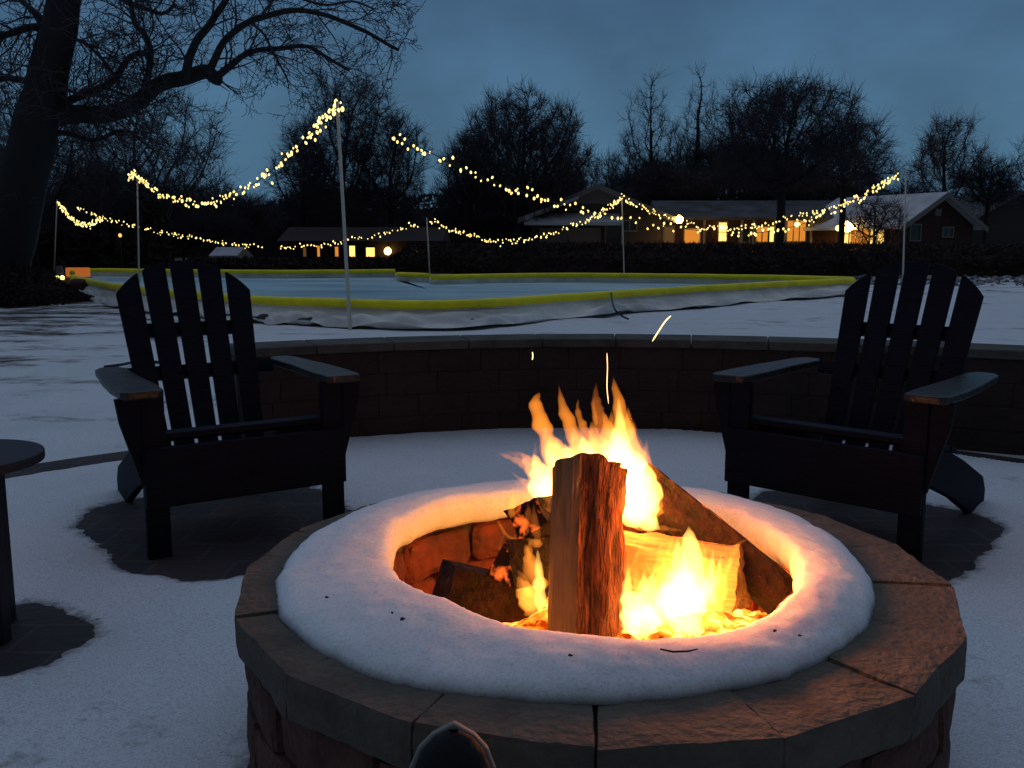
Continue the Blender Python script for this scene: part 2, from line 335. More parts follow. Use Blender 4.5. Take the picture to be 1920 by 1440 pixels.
# snow collar: measured inner and outer radius round the ring
OUT = [(-180, .585), (-168, .591), (-157, .588), (-145, .586), (-126, .583), (-110, .559), (-93, .543), (-70, .525), (-52, .518), (-23, .511), (-8, .514), (16, .535), (38, .579), (55, .608), (90, .61), (130, .61), (152, .600), (180, .585)]
INN = [(-180, .375), (-158, .380), (-130, .382), (-112, .405), (-95, .428), (-80, .440), (-61, .430), (-42, .405), (-30, .390), (-4, .375), (17, .365), (60, .37), (114, .375), (136, .390), (155, .400), (180, .375)]
def ev(T, d): return float(np.interp(d, [t[0] for t in T], [t[1] for t in T]))
na = 360; prof = 30; c = MB()
for i in range(na):
    d = -180 + i; a = rad(d)
    def sm(T): return sum(ev(T, (d + q + 180) % 360 - 180) for q in range(-9, 10, 3)) / 7
    ro = sm(OUT) + .006 * noise.noise(Vector((math.cos(a) * 8, math.sin(a) * 8, 0))) + .003 * noise.noise(Vector((math.cos(a) * 40, math.sin(a) * 40, 0)))
    ri = sm(INN) + .009 * noise.noise(Vector((math.cos(a) * 7, math.sin(a) * 7, 4))) + .003 * noise.noise(Vector((math.cos(a) * 45, math.sin(a) * 45, 4)))
    h = .052 + .012 * noise.noise(Vector((math.cos(a) * 2, math.sin(a) * 2, 9)))
    w = ro - ri
    for k in range(prof):
        t = k / (prof - 1)                       # 0 outer foot .. 1 inner underside
        if t < .72:                             # a thin outer edge that thickens towards the fire
            q = t / .72; r = ro - w * .90 * q; z = .357 + .014 * min(1, q * 9) ** .5 + (h - .014) * (1 - (1 - min(1, q * 1.02)) ** 1.9)
        else:                                   # rolls over the inner lip and tucks back below
            q = (t - .72) / .28; th = q * math.pi * .92; r = ri + w * .10 * (1 - q) - .020 * math.sin(th) + .016 * q; z = .357 + h - (1 - math.cos(th)) * (h * .5 + .006)
        v = Vector((r * math.cos(a), r * math.sin(a), z)); v.z += .004 * noise.noise(v * 9) + .0022 * noise.noise(v * 30) + .0012 * noise.noise(v * 80)
        c.v.append(tuple(v))
for i in range(na):
    for k in range(prof):
        if k == prof - 1 :
            c.f.append((i * prof + k, i * prof, ((i + 1) % na) * prof, ((i + 1) % na) * prof + k))
        else:
            c.f.append((i * prof + k, i * prof + k + 1, ((i + 1) % na) * prof + k + 1, ((i + 1) % na) * prof + k))
co = c.build('snow_collar', M['ring_snow'], smooth=True); co.location = PC
tag(co, 'thick ring of snow lying on the fire pit cap stones', 'snow', kind='stuff')
# fallen bits and a twig on the snow collar
def bit(px, py, L, w, ang, label):
    b = MB(); pt = on(px, py, .428); dx = Vector((math.cos(ang), math.sin(ang), 0)); nrm = Vector((-dx.y, dx.x, 0))
    b.tube([pt - dx * L * .8, pt - dx * L * .3 + Vector((0, 0, .001)), pt + dx * L * .3, pt + dx * L * .8 - nrm * w * .3], [w * .4, w, w * .8, w * .2], 5)
    tag(b.build('leaf_crumb', M['bark']), label, 'leaf crumb', 'leaf crumbs on the snow collar')
for (px, py, L, w, an, lb) in ((755, 1161, .006, .003, 1, 'larger pointed dark crumb on the left front of the snow collar'), (735, 1149, .005, .002, 2, 'slim dark crumb just left of the larger pointed one'),
                             (613, 1120, .004, .002, .4, 'small dark crumb near the left end of the snow collar'), (1070, 1229, .004, .002, .2, 'lone dark crumb on the snow in front of the upright log'),
                             (1453, 1183, .005, .002, .8, 'dark crumb on the orange-lit right front of the snow collar'), (1500, 1192, .004, .0016, .2, 'tiny crumb on the right snow near the outer edge')):
    bit(px, py, L, w, an, lb)
tw = MB(); tw.tube([on(1238, 1217, .432), on(1262, 1222, .433), on(1290, 1221, .433), on(1308, 1217, .432)], [.0012, .0016, .0014, .0008], 4)
tag(tw.build('twig', M['bark']), 'thin curved twig on the orange-lit snow in front of the fire', 'twig')
# ------------------------------------------------------------------ logs
def wood_mat(name, c1, c2, scale=30, st=(6, 6, .6), bump=.8, glow=0):
    m = mat(name, c1, .9, bump, scale, c2=c2, vscale=scale * .5, stretch=st, det=6)
    if glow:
        t = m.node_tree; b = t.nodes['Principled BSDF']
        n = t.nodes.new('ShaderNodeTexNoise'); n.inputs['Scale'].default_value = 26; n.inputs['Detail'].default_value = 4
        tc = [q for q in t.nodes if q.type == 'TEX_COORD'][0]; t.links.new(tc.outputs['Object'], n.inputs['Vector'])
        r = t.nodes.new('ShaderNodeMapRange'); r.inputs[1].default_value = .52; r.inputs[2].default_value = .66; r.inputs[4].default_value = glow; t.links.new(n.outputs['Fac'], r.inputs[0])
        b.inputs['Emission Color'].default_value = (1, .13, .015, 1); t.links.new(r.outputs[0], b.inputs['Emission Strength'])
    return m
M['cutwood'] = wood_mat('split_face', (.26, .17, .09), (.13, .08, .04), 14)
M['barkwood'] = wood_mat('log_bark', (.035, .016, .010), (.26, .085, .04), 16, st=(8, 8, 1.2), bump=1.6)
M['char'] = wood_mat('charred_log', (.009, .006, .005), (.035, .012, .008), 14, st=(3, 3, 3), bump=1, glow=0)
M['charglow'] = wood_mat('burning_log', (.008, .005, .004), (.035, .011, .006), 14, st=(3, 3, 3), bump=1, glow=1.6)
def split_log(name, A, B, prof, roll, mats, label, seg=28, amp=.006, group='logs burning in the fire pit'):
    """a split log from A to B. prof: outline points (x,y,material index of the side that starts there)"""
    A, B = Vector(A), Vector(B); root = empty(name, A, label=label, cat='firewood log', group=group)
    d = (B - A); Ln = d.length; q = d.to_track_quat('Z', 'Y'); root.rotation_mode = 'QUATERNION'; root.rotation_quaternion = q @ Matrix.Rotation(roll, 3, 'Z').to_quaternion()
    n = len(prof); off = random.uniform(0, 50)
    # refine the outline
    P = []
    for i in range(n):
        a = prof[i]; b = prof[(i + 1) % n]; m = 7
        for j in range(m):
            t = j / m; P.append((a[0] + (b[0] - a[0]) * t, a[1] + (b[1] - a[1]) * t, a[2]))
    k = len(P); parts = {'bark': ([], []), 'split_face': ([], [])}
    V = []
    for s in range(seg + 1):
        z = Ln * s / seg
        for (x, y, m) in P:
            am = amp * (2.2 if m == 0 else .7)
            r = 1 + am / .05 * (noise.noise(Vector((x * 60 + off, y * 60, z * 9))) * .8 + .5 * noise.noise(Vector((x * 130 + off, y * 130, z * 22))))
            V.append(Vector((x * r, y * r, z + ((.006 * noise.noise(Vector((x * 40, y * 40, off))) - 4.2 * x * x) if s in (0, seg) else 0))))
    me = bpy.data.meshes.new(name + '_body'); F = []; MI = []
    for s in range(seg):
        for j in range(k):
            a = s * k + j; b = s * k + (j + 1) % k; F.append((a, b, b + k, a + k)); MI.append(P[j][2])
    for s in (0, seg):
        ci = len(V); V.append(sum((V[s * k + j] for j in range(k)), Vector()) / k)
        for j in range(k):
            t = (s * k + j, s * k + (j + 1) % k, ci); F.append(t if s else t[::-1]); MI.append(1)
    for mi, nm in ((0, 'bark'), (1, 'split_wood')):
        used = {}; vv = []; ff = []
        for fc, m in zip(F, MI):
            if m != mi: continue
            g = []
            for i in fc:
                if i not in used: used[i] = len(vv); vv.append(V[i])
                g.append(used[i])
            ff.append(tuple(g))
        if ff:
            b = MB(); b.v = [tuple(v) for v in vv]; b.f = ff; b.build(nm, mats[mi], root, smooth=(mi == 0))
    return root
M['pale'] = wood_mat('pale_wood', (.45, .27, .12), (.30, .16, .07), 16)
# upright split log: left face split wood, right face bark
split_log('upright_log', (.112, 1.43, .03), (.138, 1.655, .585), [(.066, -.035, 1), (.055, .03, 1), (.01, .045, 0), (-.045, .035, 0), (-.070, -.005, 0), (-.055, -.038, 0), (-.014, -.063, 1), (-.004, -.062, 1)], 0, (M['barkwood'], M['cutwood']),
          'thick split log standing upright in the middle of the fire')
split_log('leaning_log', at(1470, 1115, 1.69), at(1196, 895, 1.85), [(-.05, -.03, 0), (-.01, -.05, 0), (.045, -.02, 0), (.04, .03, 1), (-.03, .045, 1)], .6, (M['char'], M['charglow']),
          'long dark log leaning against the right inside of the fire pit')
split_log('split_log', at(1385, 1085, 1.68), at(1170, 1050, 1.80), [(-.055, -.055, 1), (.05, -.06, 1), (.06, .03, 0), (.02, .06, 0), (-.05, .045, 1)], .3, (M['pale'], M['pale']),
          'short pale split log lying low behind the flames on the right')
split_log('split_log', at(946, 1062, 1.60), at(1100, 1045, 1.80), [(-.038, -.025, 1), (.034, -.034, 1), (.012, .042, 0)], .2, (M['char'], M['charglow']),
          'three cornered log end poking out left of the upright log')
split_log('split_log', at(990, 975, 1.68), at(1110, 950, 1.86), [(-.038, -.035, 1), (.035, -.04, 1), (.03, .035, 0), (-.02, .04, 0)], 1.0, (M['char'], M['charglow']),
          'small charred log glowing at the edges just behind the upright log')
split_log('split_log', at(838, 1095, 1.66), at(1000, 1130, 1.72), [(-.04, -.035, 0), (.035, -.04, 0), (.04, .035, 1), (-.03, .04, 0)], 0, (M['char'], M['char']),
          'blackened log on the ash at the left bottom of the pit')
# ember bed
M['ember'] = bpy.data.materials.new('ember'); M['ember'].use_nodes = True
t = M['ember'].node_tree; t.nodes.clear(); o_ = t.nodes.new('ShaderNodeOutputMaterial'); e_ = t.nodes.new('ShaderNodeEmission'); tc_ = t.nodes.new('ShaderNodeTexCoord')
n_ = t.nodes.new('ShaderNodeTexNoise'); n_.inputs['Scale'].default_value = 22; n_.inputs['Detail'].default_value = 6; r_ = t.nodes.new('ShaderNodeValToRGB')
r_.color_ramp.elements[0].position = .36; r_.color_ramp.elements[0].color = (.25, .02, .0, 1); r_.color_ramp.elements[1].position = .62; r_.color_ramp.elements[1].color = (1.6, .75, .16, 1)
el = r_.color_ramp.elements.new(.5); el.color = (1.1, .28, .02, 1)
t.links.new(tc_.outputs['Object'], n_.inputs['Vector']); t.links.new(n_.outputs['Fac'], r_.inputs[0]); t.links.new(r_.outputs[0], e_.inputs[0]); e_.inputs[1].default_value = 2.4; t.links.new(e_.outputs[0], o_.inputs[0])
eb = MB(); nn_ = 70
for j in range(nn_):
    for i in range(nn_):
        x = (i / (nn_ - 1) - .5) * .66; y = (j / (nn_ - 1) - .5) * .62; r = math.hypot(x / .33, y / .31)
        z = .03 + .07 * max(0, 1 - r * r) + .03 * noise.noise(Vector((x * 16, y * 16, 0))) + .015 * noise.noise(Vector((x * 45, y * 45, 3))) - (.06 if r > .98 else 0)
        eb.v.append((x, y, z))
eb.f = [(j * nn_ + i, j * nn_ + i + 1, (j + 1) * nn_ + i + 1, (j + 1) * nn_ + i) for j in range(nn_ - 1) for i in range(nn_ - 1)]
emb = eb.build('ember_bed', M['ember']); emb.location = (.22, 1.60, .20)
tag(emb, 'glowing bed of embers on the floor of the fire pit', 'embers', kind='stuff')
# ------------------------------------------------------------------ flames: closed bodies of glowing gas
def gas(name, c, s):
    m = bpy.data.materials.new(name); m.use_nodes = True; t = m.node_tree; t.nodes.clear()
    o = t.nodes.new('ShaderNodeOutputMaterial'); e = t.nodes.new('ShaderNodeEmission'); e.inputs[0].default_value = (*c, 1); e.inputs[1].default_value = s
    t.links.new(e.outputs[0], o.inputs['Volume']); m.cycles.homogeneous_volume = True
    return m
M['gas_faint'] = gas('flame_faint', (1, .24, .03), 14)
M['gas'] = gas('flame', (1, .28, .03), 34)
M['gas_hot'] = gas('flame_hot', (1, .50, .10), 75)
flames = empty('flames', (.15, 1.7, .1), label='bright yellow orange flames rising round the upright log', cat='fire')
def tongue(pts, F, m, seg=26, k=12, dep=1.0):
    """pts: (px, py, width px); tip first"""
    P = smooth_path([at(x, y, F) for x, y, w in pts], seg); W = np.interp(np.linspace(0, 1, seg), np.linspace(0, 1, len(pts)), [w for _, _, w in pts])
    b = MB(); off = random.uniform(0, 99); n = seg; vs = []
    for i, p in enumerate(P):
        r = W[i] * 1.2 * F / FPX / 2 * (1 + .35 * noise.noise(Vector((off, i * .32, 0))))
        if i == n - 1: r *= .25
        if i == n - 2: r *= .7
        if i == 0: r = .0004
        t = (P[min(i + 1, n - 1)] - P[max(i - 1, 0)]).normalized(); u = Vector((t.z, 0, -t.x)).normalized() if abs(t.z) + abs(t.x) > 1e-6 else Vector((1, 0, 0)); w = t.cross(u)
        p = p + Vector((.25 * r * noise.noise(Vector((off + 5, i * .5, 1))), 0, 0)) - Vector((0, 0, .07)) * 0
        for j in range(k):
            a = 2 * math.pi * j / k; vs.append(p + (u * math.cos(a) + w * math.sin(a) * dep) * r)
    fs = [(i * k + j, i * k + (j + 1) % k, (i + 1) * k + (j + 1) % k, (i + 1) * k + j) for i in range(n - 1) for j in range(k)]
    fs += [tuple(range(k))[::-1], tuple(range((n - 1) * k, n * k))]
    b.add([v - flames.location for v in vs], fs)
    return b.build('flame', m, flames, smooth=True)
G, H_, Q = M['gas'], M['gas_hot'], M['gas_faint']
T = [ # upper tongues
 ([(1012, 736, 2), (1004, 756, 20), (1014, 790, 25), (1028, 825, 28), (1048, 862, 46), (1075, 900, 60)], 1.80, G),
 ([(1048, 722, 1), (1052, 750, 11), (1062, 780, 21), (1075, 815, 26), (1086, 850, 34), (1100, 890, 50)], 1.78, G),
 ([(1084, 748, 1), (1083, 770, 9), (1090, 792, 13), (1098, 815, 20), (1110, 850, 30)], 1.82, G),
 ([(1118, 716, 1), (1117, 745, 12), (1122, 775, 22), (1132, 805, 32), (1140, 840, 45)], 1.84, Q),
 ([(1113, 745, 1), (1113, 765, 7), (1116, 780, 8), (1118, 800, 6)], 1.80, G),
 ([(1150, 707, 1), (1153, 728, 11), (1160, 755, 18), (1165, 790, 30), (1170, 830, 55), (1176, 880, 72), (1190, 935, 76), (1206, 975, 40), (1222, 992, 8)], 1.80, G),
 ([(1160, 745, 2), (1163, 790, 14), (1165, 840, 34), (1172, 900, 52), (1185, 960, 50), (1195, 990, 20)], 1.78, H_),
 ([(1130, 770, 1), (1140, 800, 20), (1145, 840, 40), (1150, 880, 50)], 1.86, G),
 ([(1108, 800, 1), (1112, 825, 18), (1120, 850, 32), (1130, 885, 44)], 1.83, G),
 ([(1185, 780, 1), (1192, 820, 14), (1205, 860, 20), (1215, 890, 12)], 1.84, Q),
 ([(1205, 830, 1), (1212, 860, 12), (1222, 890, 12), (1228, 905, 5)], 1.82, Q),
 ([(1020, 840, 1), (1040, 868, 30), (1070, 890, 54), (1110, 905, 60), (1150, 915, 50)], 1.80, H_),
 ([(1030, 870, 2), (1030, 900, 34), (1035, 930, 44), (1040, 965, 30)], 1.80, H_),
 ([(1090, 815, 2), (1100, 850, 36), (1115, 890, 60), (1140, 930, 60), (1165, 970, 30)], 1.82, H_),
 # left licks
 ([(932, 849, 1), (948, 855, 7), (965, 862, 10), (985, 872, 16), (1003, 892, 26), (1018, 920, 32)], 1.76, G),
 ([(972, 846, 1), (985, 858, 14), (998, 878, 22), (1012, 905, 26)], 1.78, G),
 ([(940, 848, 1), (965, 852, 10), (990, 862, 14), (1010, 880, 16)], 1.80, Q),
 ([(956, 882, 1), (972, 896, 5), (990, 908, 14), (1010, 930, 26), (1020, 950, 18)], 1.74, G),
 ([(955, 896, 1), (968, 903, 5), (984, 915, 12), (1000, 925, 14)], 1.76, Q),
 ([(968, 922, 1), (978, 925, 5), (986, 936, 4), (988, 948, 2)], 1.70, G),
 ([(995, 900, 1), (1010, 918, 24), (1018, 945, 20), (1020, 960, 5)], 1.74, H_),
 # right of the log
 ([(1243, 920, 1), (1238, 930, 9), (1226, 940, 9), (1212, 955, 18), (1200, 975, 25)], 1.74, G),
 ([(1218, 868, 1), (1220, 885, 12), (1208, 910, 22), (1200, 940, 25)], 1.76, G),
 ([(1180, 860, 2), (1190, 900, 50), (1200, 940, 64), (1208, 972, 42), (1238, 993, 8)], 1.76, H_),
 ([(1170, 900, 2), (1172, 930, 26), (1178, 960, 34), (1185, 985, 16)], 1.62, G),
 ([(1285, 995, 1), (1255, 992, 7), (1225, 987, 10), (1195, 982, 8)], 1.72, G),
 # lower right
 ([(1291, 986, 1), (1292, 1000, 14), (1295, 1030, 34), (1297, 1070, 56), (1290, 1110, 80), (1280, 1140, 70)], 1.62, H_),
 ([(1316, 1010, 1), (1320, 1050, 16), (1325, 1090, 26), (1318, 1120, 34)], 1.60, G),
 ([(1335, 1018, 1), (1326, 1026, 6), (1320, 1045, 8), (1318, 1070, 8)], 1.60, G),
 ([(1262, 1000, 1), (1258, 1030, 18), (1255, 1070, 34), (1250, 1110, 50)], 1.66, G),
 ([(1240, 1010, 1), (1238, 1040, 16), (1240, 1080, 30), (1240, 1120, 44)], 1.68, G),
 ([(1218, 992, 1), (1206, 1020, 6), (1190, 1050, 7), (1178, 1080, 9), (1172, 1110, 20)], 1.56, G),
 ([(1205, 995, 1), (1200, 1020, 5), (1192, 1050, 8), (1190, 1080, 14)], 1.58, Q),
 ([(1180, 985, 1), (1172, 1010, 8), (1170, 1040, 14), (1172, 1080, 20)], 1.60, Q),
 ([(1210, 1050, 1), (1222, 1080, 9), (1235, 1110, 16), (1250, 1140, 30)], 1.56, G),
 ([(1165, 1060, 1), (1185, 1090, 18), (1210, 1110, 30), (1240, 1125, 44), (1290, 1125, 44), (1340, 1120, 12)], 1.56, G),
 ([(1170, 1100, 2), (1185, 1130, 40), (1200, 1160, 60), (1215, 1185, 50)], 1.50, H_),
 ([(1200, 1120, 2), (1240, 1150, 50), (1290, 1160, 44), (1350, 1150, 16)], 1.52, G),
 ([(1360, 1090, 2), (1350, 1120, 22), (1330, 1150, 34), (1310, 1170, 30)], 1.56, Q),
 # left lower
 ([(930, 965, 1), (938, 985, 5), (950, 1003, 6), (970, 1014, 8), (1000, 1018, 14), (1018, 1020, 16)], 1.66, G),
 ([(948, 990, 1), (940, 1015, 5), (936, 1035, 4)], 1.68, Q),
 ([(985, 1020, 2), (992, 1050, 26), (998, 1085, 40), (1000, 1120, 40)], 1.62, G),
 ([(970, 1080, 2), (980, 1100, 26), (992, 1125, 40), (1005, 1150, 30)], 1.58, G),
 ([(1008, 1030, 2), (1010, 1070, 16), (1012, 1110, 22), (1012, 1150, 14)], 1.60, H_)]
T += [([(1350, 1040, 1), (1352, 1070, 14), (1348, 1110, 26), (1335, 1150, 34)], 1.62, G), ([(1225, 1070, 1), (1220, 1100, 26), (1215, 1140, 50), (1210, 1180, 56)], 1.56, H_),
 ([(1180, 1060, 1), (1176, 1100, 18), (1180, 1150, 34), (1185, 1185, 34)], 1.52, H_), ([(1310, 1100, 2), (1300, 1130, 50), (1280, 1160, 70), (1260, 1180, 60)], 1.58, H_), ([(1240, 1090, 2), (1250, 1120, 50), (1260, 1155, 70)], 1.62, H_),
 ([(1395, 1110, 1), (1375, 1130, 20), (1350, 1155, 30), (1320, 1175, 30)], 1.56, Q), ([(1400, 1150, 1), (1350, 1165, 20), (1300, 1175, 30), (1250, 1185, 30)], 1.50, G),
 ([(960, 1060, 1), (975, 1085, 20), (988, 1115, 30), (1000, 1145, 30)], 1.60, G), ([(1405, 1010, 1), (1385, 1020, 7), (1372, 1045, 9), (1362, 1075, 16)], 1.60, G),
 ([(1060, 830, 1), (1065, 855, 22), (1075, 885, 40), (1090, 920, 50)], 1.84, H_), ([(1135, 820, 1), (1140, 850, 30), (1150, 890, 50), (1165, 930, 60), (1185, 970, 40)], 1.84, H_)]
T += [([(1000, 850, 1), (1010, 880, 34), (1018, 910, 46), (1024, 940, 40), (1026, 965, 14)], 1.78, H_), ([(1030, 812, 2), (1040, 845, 34), (1060, 875, 56), (1080, 905, 60)], 1.82, G),
 ([(1072, 800, 2), (1082, 835, 30), (1092, 870, 48), (1100, 910, 60)], 1.84, G), ([(1195, 850, 2), (1205, 890, 40), (1215, 930, 50), (1216, 962, 34), (1228, 992, 6)], 1.78, H_),
 ([(1222, 905, 1), (1232, 930, 20), (1228, 955, 26), (1220, 980, 16)], 1.76, G), ([(1108, 790, 1), (1118, 830, 34), (1128, 870, 50), (1140, 910, 50)], 1.85, G),
 ([(1150, 800, 2), (1160, 840, 44), (1175, 890, 66), (1190, 940, 60)], 1.84, H_), ([(1268, 1010, 1), (1275, 1050, 30), (1275, 1100, 60), (1270, 1150, 80)], 1.64, H_), ([(1335, 1050, 1), (1330, 1090, 24), (1320, 1130, 40)], 1.60, H_)]
for pts, F, m in T: tongue(pts, F, m)
rw = random.Random(11)
for k in range(80):
    zone = rw.random()
    if zone < .5: x, y, F = rw.uniform(1000, 1215), rw.uniform(760, 900), rw.uniform(1.76, 1.86)
    elif zone < .85: x, y, F = rw.uniform(1170, 1370), rw.uniform(1020, 1120), rw.uniform(1.52, 1.66)
    else: x, y, F = rw.uniform(960, 1015), rw.uniform(900, 1080), rw.uniform(1.62, 1.74)
    if zone < .5 and y < 790 and not (1130 < x < 1180): y += 60
    ln = rw.uniform(40, 90); w = rw.uniform(4, 13); dx = rw.uniform(-14, 14) + (x - 1110) * -.05
    tongue([(x, y, 1), (x + dx * .2 + rw.uniform(-3, 3), y + ln * .3, w), (x + dx * .6, y + ln * .65, w * 1.5), (x + dx, y + ln, w)], F, rw.choice([G, G, Q] if zone < .5 else [G, G, Q, H_]), seg=16, k=8)
# light given off by the flames
def fire_light(loc, e, r, c=(1, .28, .05)):
    l = bpy.data.lights.new('fire_light', 'POINT'); l.energy = e; l.shadow_soft_size = r; l.color = c
    o = bpy.data.objects.new('fire_light', l); col.objects.link(o); o.location = loc
fire_light((.30, 1.60, .335), 2.6, .05); fire_light((-.01, 1.68, .33), .9, .04); fire_light((.20, 1.77, .55), 3.2, .07); fire_light((.22, 1.76, .68), 3.0, .06); fire_light((.30, 1.44, .47), 1.6, .03, (1, .27, .05)); fire_light((.31, 1.56, .50), 5.5, .05); fire_light((-.07, 1.45, .33), .30, .03)
# sparks
def spark(pts, r, F, label):
    b = MB(); b.tube(smooth_path([at(x, y, F) for x, y in pts], 10), [r * .4] + [r] * 8 + [r * .3], 5)
    tag(b.build('spark', M['spark']), label, 'spark', 'sparks above the fire')
spark([(1258, 592), (1247, 603), (1235, 621), (1223, 640)], .0013, 1.7, 'slanting bright spark highest above the fire')
spark([(1138, 662), (1139, 690), (1138, 725), (1141, 757)], .0008, 1.78, 'long thin spark rising straight above the tallest flames')
spark([(998, 660), (999, 667), (998, 675)], .0010, 1.75, 'short spark over the left flames against the wall')
# ------------------------------------------------------------------ curved seat wall behind the chairs
wp = smooth_path([(-1.28, 4.27, 0), (-.81, 4.50, 0), (-.2, 4.68, 0), (.4, 4.75, 0), (1.06, 4.66, 0), (1.7, 4.48, 0), (2.37, 4.18, 0), (3.1, 3.68, 0), (3.7, 3.0, 0)], 400)
cum = [0]
for i in range(1, len(wp)): cum.append(cum[-1] + (wp[i] - wp[i - 1]).length)
def wpt(sdist):
    sdist = max(0, min(cum[-1] - 1e-4, sdist)); i = int(np.searchsorted(cum, sdist, side='right')) - 1; i = min(i, len(wp) - 2)
    t = (sdist - cum[i]) / (cum[i + 1] - cum[i]); p = wp[i].lerp(wp[i + 1], t); d = (wp[i + 1] - wp[i]).normalized(); return p, Vector((-d.y, d.x, 0))
wall = empty('seat_wall', (0, 0, 0), label='low curved stone block wall with flat coping behind the chairs', cat='wall')
def wblock(b, s0, s1, d0, d1, z0, z1, j=.0):
    q = []
    for z in (z0, z1):
        for (s_, d_) in ((s0, d0), (s1, d0), (s1, d1), (s0, d1)):
            p, n_ = wpt(s_); q.append(p + n_ * (d_ + (random.uniform(-j, j) if d_ == d0 else 0)) + Vector((0, 0, z)))
    b.add(q, [(3, 2, 1, 0), (4, 5, 6, 7), (0, 1, 5, 4), (1, 2, 6, 5), (2, 3, 7, 6), (3, 0, 4, 7)])
b = MB(); c_ = MB(); W_ = cum[-1]
for r_i in range(4):
    s0 = -.1 * (r_i % 2)
    while s0 < W_:
        ln = random.choice((.2, .26, .32)); a_, e_ = max(0, s0) + .0008, min(W_, s0 + ln) - .0008
        if e_ - a_ > .03: wblock(b, a_, e_, 0, .25, r_i * .111, r_i * .111 + .1105, .004)
        s0 += ln
s0 = 0
while s0 < W_:
    ln = .38; wblock(c_, s0 + .0015, min(W_, s0 + ln) - .0015, -.015, .27, .445, .488, .002); s0 += ln
co_ = MB()
for i in range(80): wblock(co_, W_ * i / 80 + (.02 if i == 0 else 0), W_ * (i + 1) / 80 - (.02 if i == 79 else 0), .02, .235, 0, .43)
co_.build('light_stop_core', M['paver'], wall)  # inner core added to stop light leaking through the block joints
b.build('wall_blocks', M['wallblock'], wall, bevel=.003); c_.build('coping', M['wallcap'], wall, bevel=.006)
# ------------------------------------------------------------------ adirondack chairs
def make_chair(label):
    root = empty('adirondack_chair', (0, 0, 0), 0, label, 'chair', 'wooden armchairs by the fire pit')
    cm = M['chair']
    for s in (-1, 1):
        b = MB(); b.box((s * .285, 0, .2575), (.070, .032, .515)); b.build('front_leg', cm, root, bevel=.004)
        b = MB(); x0 = s * .323; b.add([(x0, -.014, .515), (x0 + s * .065, -.014, .515), (x0 + s * .055, -.014, .44), (x0, -.014, .24), (x0, .014, .515), (x0 + s * .065, .014, .515), (x0 + s * .055, .014, .44), (x0, .014, .24)],
                       [(0, 1, 2, 3), (7, 6, 5, 4), (0, 4, 5, 1), (1, 5, 6, 2), (2, 6, 7, 3), (3, 7, 4, 0)]); b.build('arm_bracket', cm, root, bevel=.003)
        # side rail: from the seat front down to the ground behind
        b = MB(); x = s * .243; prof = [(.012, .375), (.10, .375), (.35, .315), (.60, .225), (.84, .125), (.88, .07), (.875, 0), (.74, 0), (.50, .11), (.20, .22), (.012, .24)]
        k = len(prof); b.add([(x - .014, y, z) for y, z in prof] + [(x + .014, y, z) for y, z in prof], [tuple(range(k)), tuple(range(k, 2 * k))[::-1]] + [(i + k, (i + 1) % k + k, (i + 1) % k, i) for i in range(k)])
        b.build('side_rail', cm, root, bevel=.004)
        # paddle arm
        pts = [(-.05, -.045), (-.03, -.06), (.055, -.06), (.072, -.035), (.078, .10), (.072, .28), (.060, .42), (.052, .54), (.03, .585), (-.03, .585), (-.05, .52), (-.045, .30), (-.055, .10)]
        b = MB(); pl = [(s * (.305 + x), y) for x, y in pts]
        if s < 0: pl = pl[::-1]
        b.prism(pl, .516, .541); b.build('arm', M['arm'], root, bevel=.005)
    b = MB(); b.box((0, -.027, .268), (.64, .022, .185)); b.build('front_apron', cm, root, bevel=.004)
    b = MB(); b.box((0, .16, .195), (.455, .022, .09)); b.build('stretcher', cm, root, bevel=.003)
    for i in range(6):
        y = .03 + i * .072; z = .387 - max(0, i - 0.5) * .019; b = MB(); b.box((0, y, z), (.56, .062, .02), Matrix.Rotation(rad(-13 if i else 0), 3, 'X')); b.build('seat_slat', cm, root, bevel=.003)
    # reclined fan back
    o_ = Vector((0, .47, .20)); e = Vector((0, .40, .916)).normalized(); nrm = Vector((0, e.z, -e.y)); LT = .765
    def B(x, l, d): return o_ + Vector((x, 0, 0)) + e * l + nrm * d
    for i in range(-2, 3):
        cb, ct = i * .083, i * .1015; hb, ht = .0345, .0415
        pts = [(cb - hb, 0)]; pts.append((cb + hb, 0))
        tops = []
        for q in range(9):
            x = ct + ht - 2 * ht * q / 8; l = LT - (.30 - math.sqrt(max(0, .30 ** 2 - min(.29, abs(x)) ** 2))) * (1 if abs(i) else .8)
            tops.append((x, l))
        # straight sides up to the arc
        pts += tops; k = len(pts)
        b = MB(); b.add([B(x, l, .0) for x, l in pts] + [B(x, l, -.018) for x, l in pts], [tuple(range(k))[::-1], tuple(range(k, 2 * k))] + [(j, (j + 1) % k, (j + 1) % k + k, j + k) for j in range(k)])
        b.build('back_slat', cm, root, bevel=.003)
    for l, hw, nm in ((.50, .222, 'upper_back_brace'), (.335, .29, 'lower_back_brace')):
        b = MB(); q = [B(x, ll, d) for d in (.001, .03) for (x, ll) in ((-hw, l - .025), (hw, l - .025), (hw, l + .025), (-hw, l + .025))]
        b.add(q, [(0, 1, 2, 3), (7, 6, 5, 4), (0, 4, 5, 1), (1, 5, 6, 2), (2, 6, 7, 3), (3, 7, 4, 0)]); b.build(nm, cm, root, bevel=.003)
    return root
ca = make_chair('dark wooden armchair on the left of the fire, beside the round table'); ca.location = CH_L[0]; ca.rotation_euler.z = CH_L[1]
cb = copy_tree(ca); cb.location = CH_R[0]; cb.rotation_euler.z = CH_R[1]; cb['label'] = 'dark wooden armchair on the right of the fire with firelight on its arm'
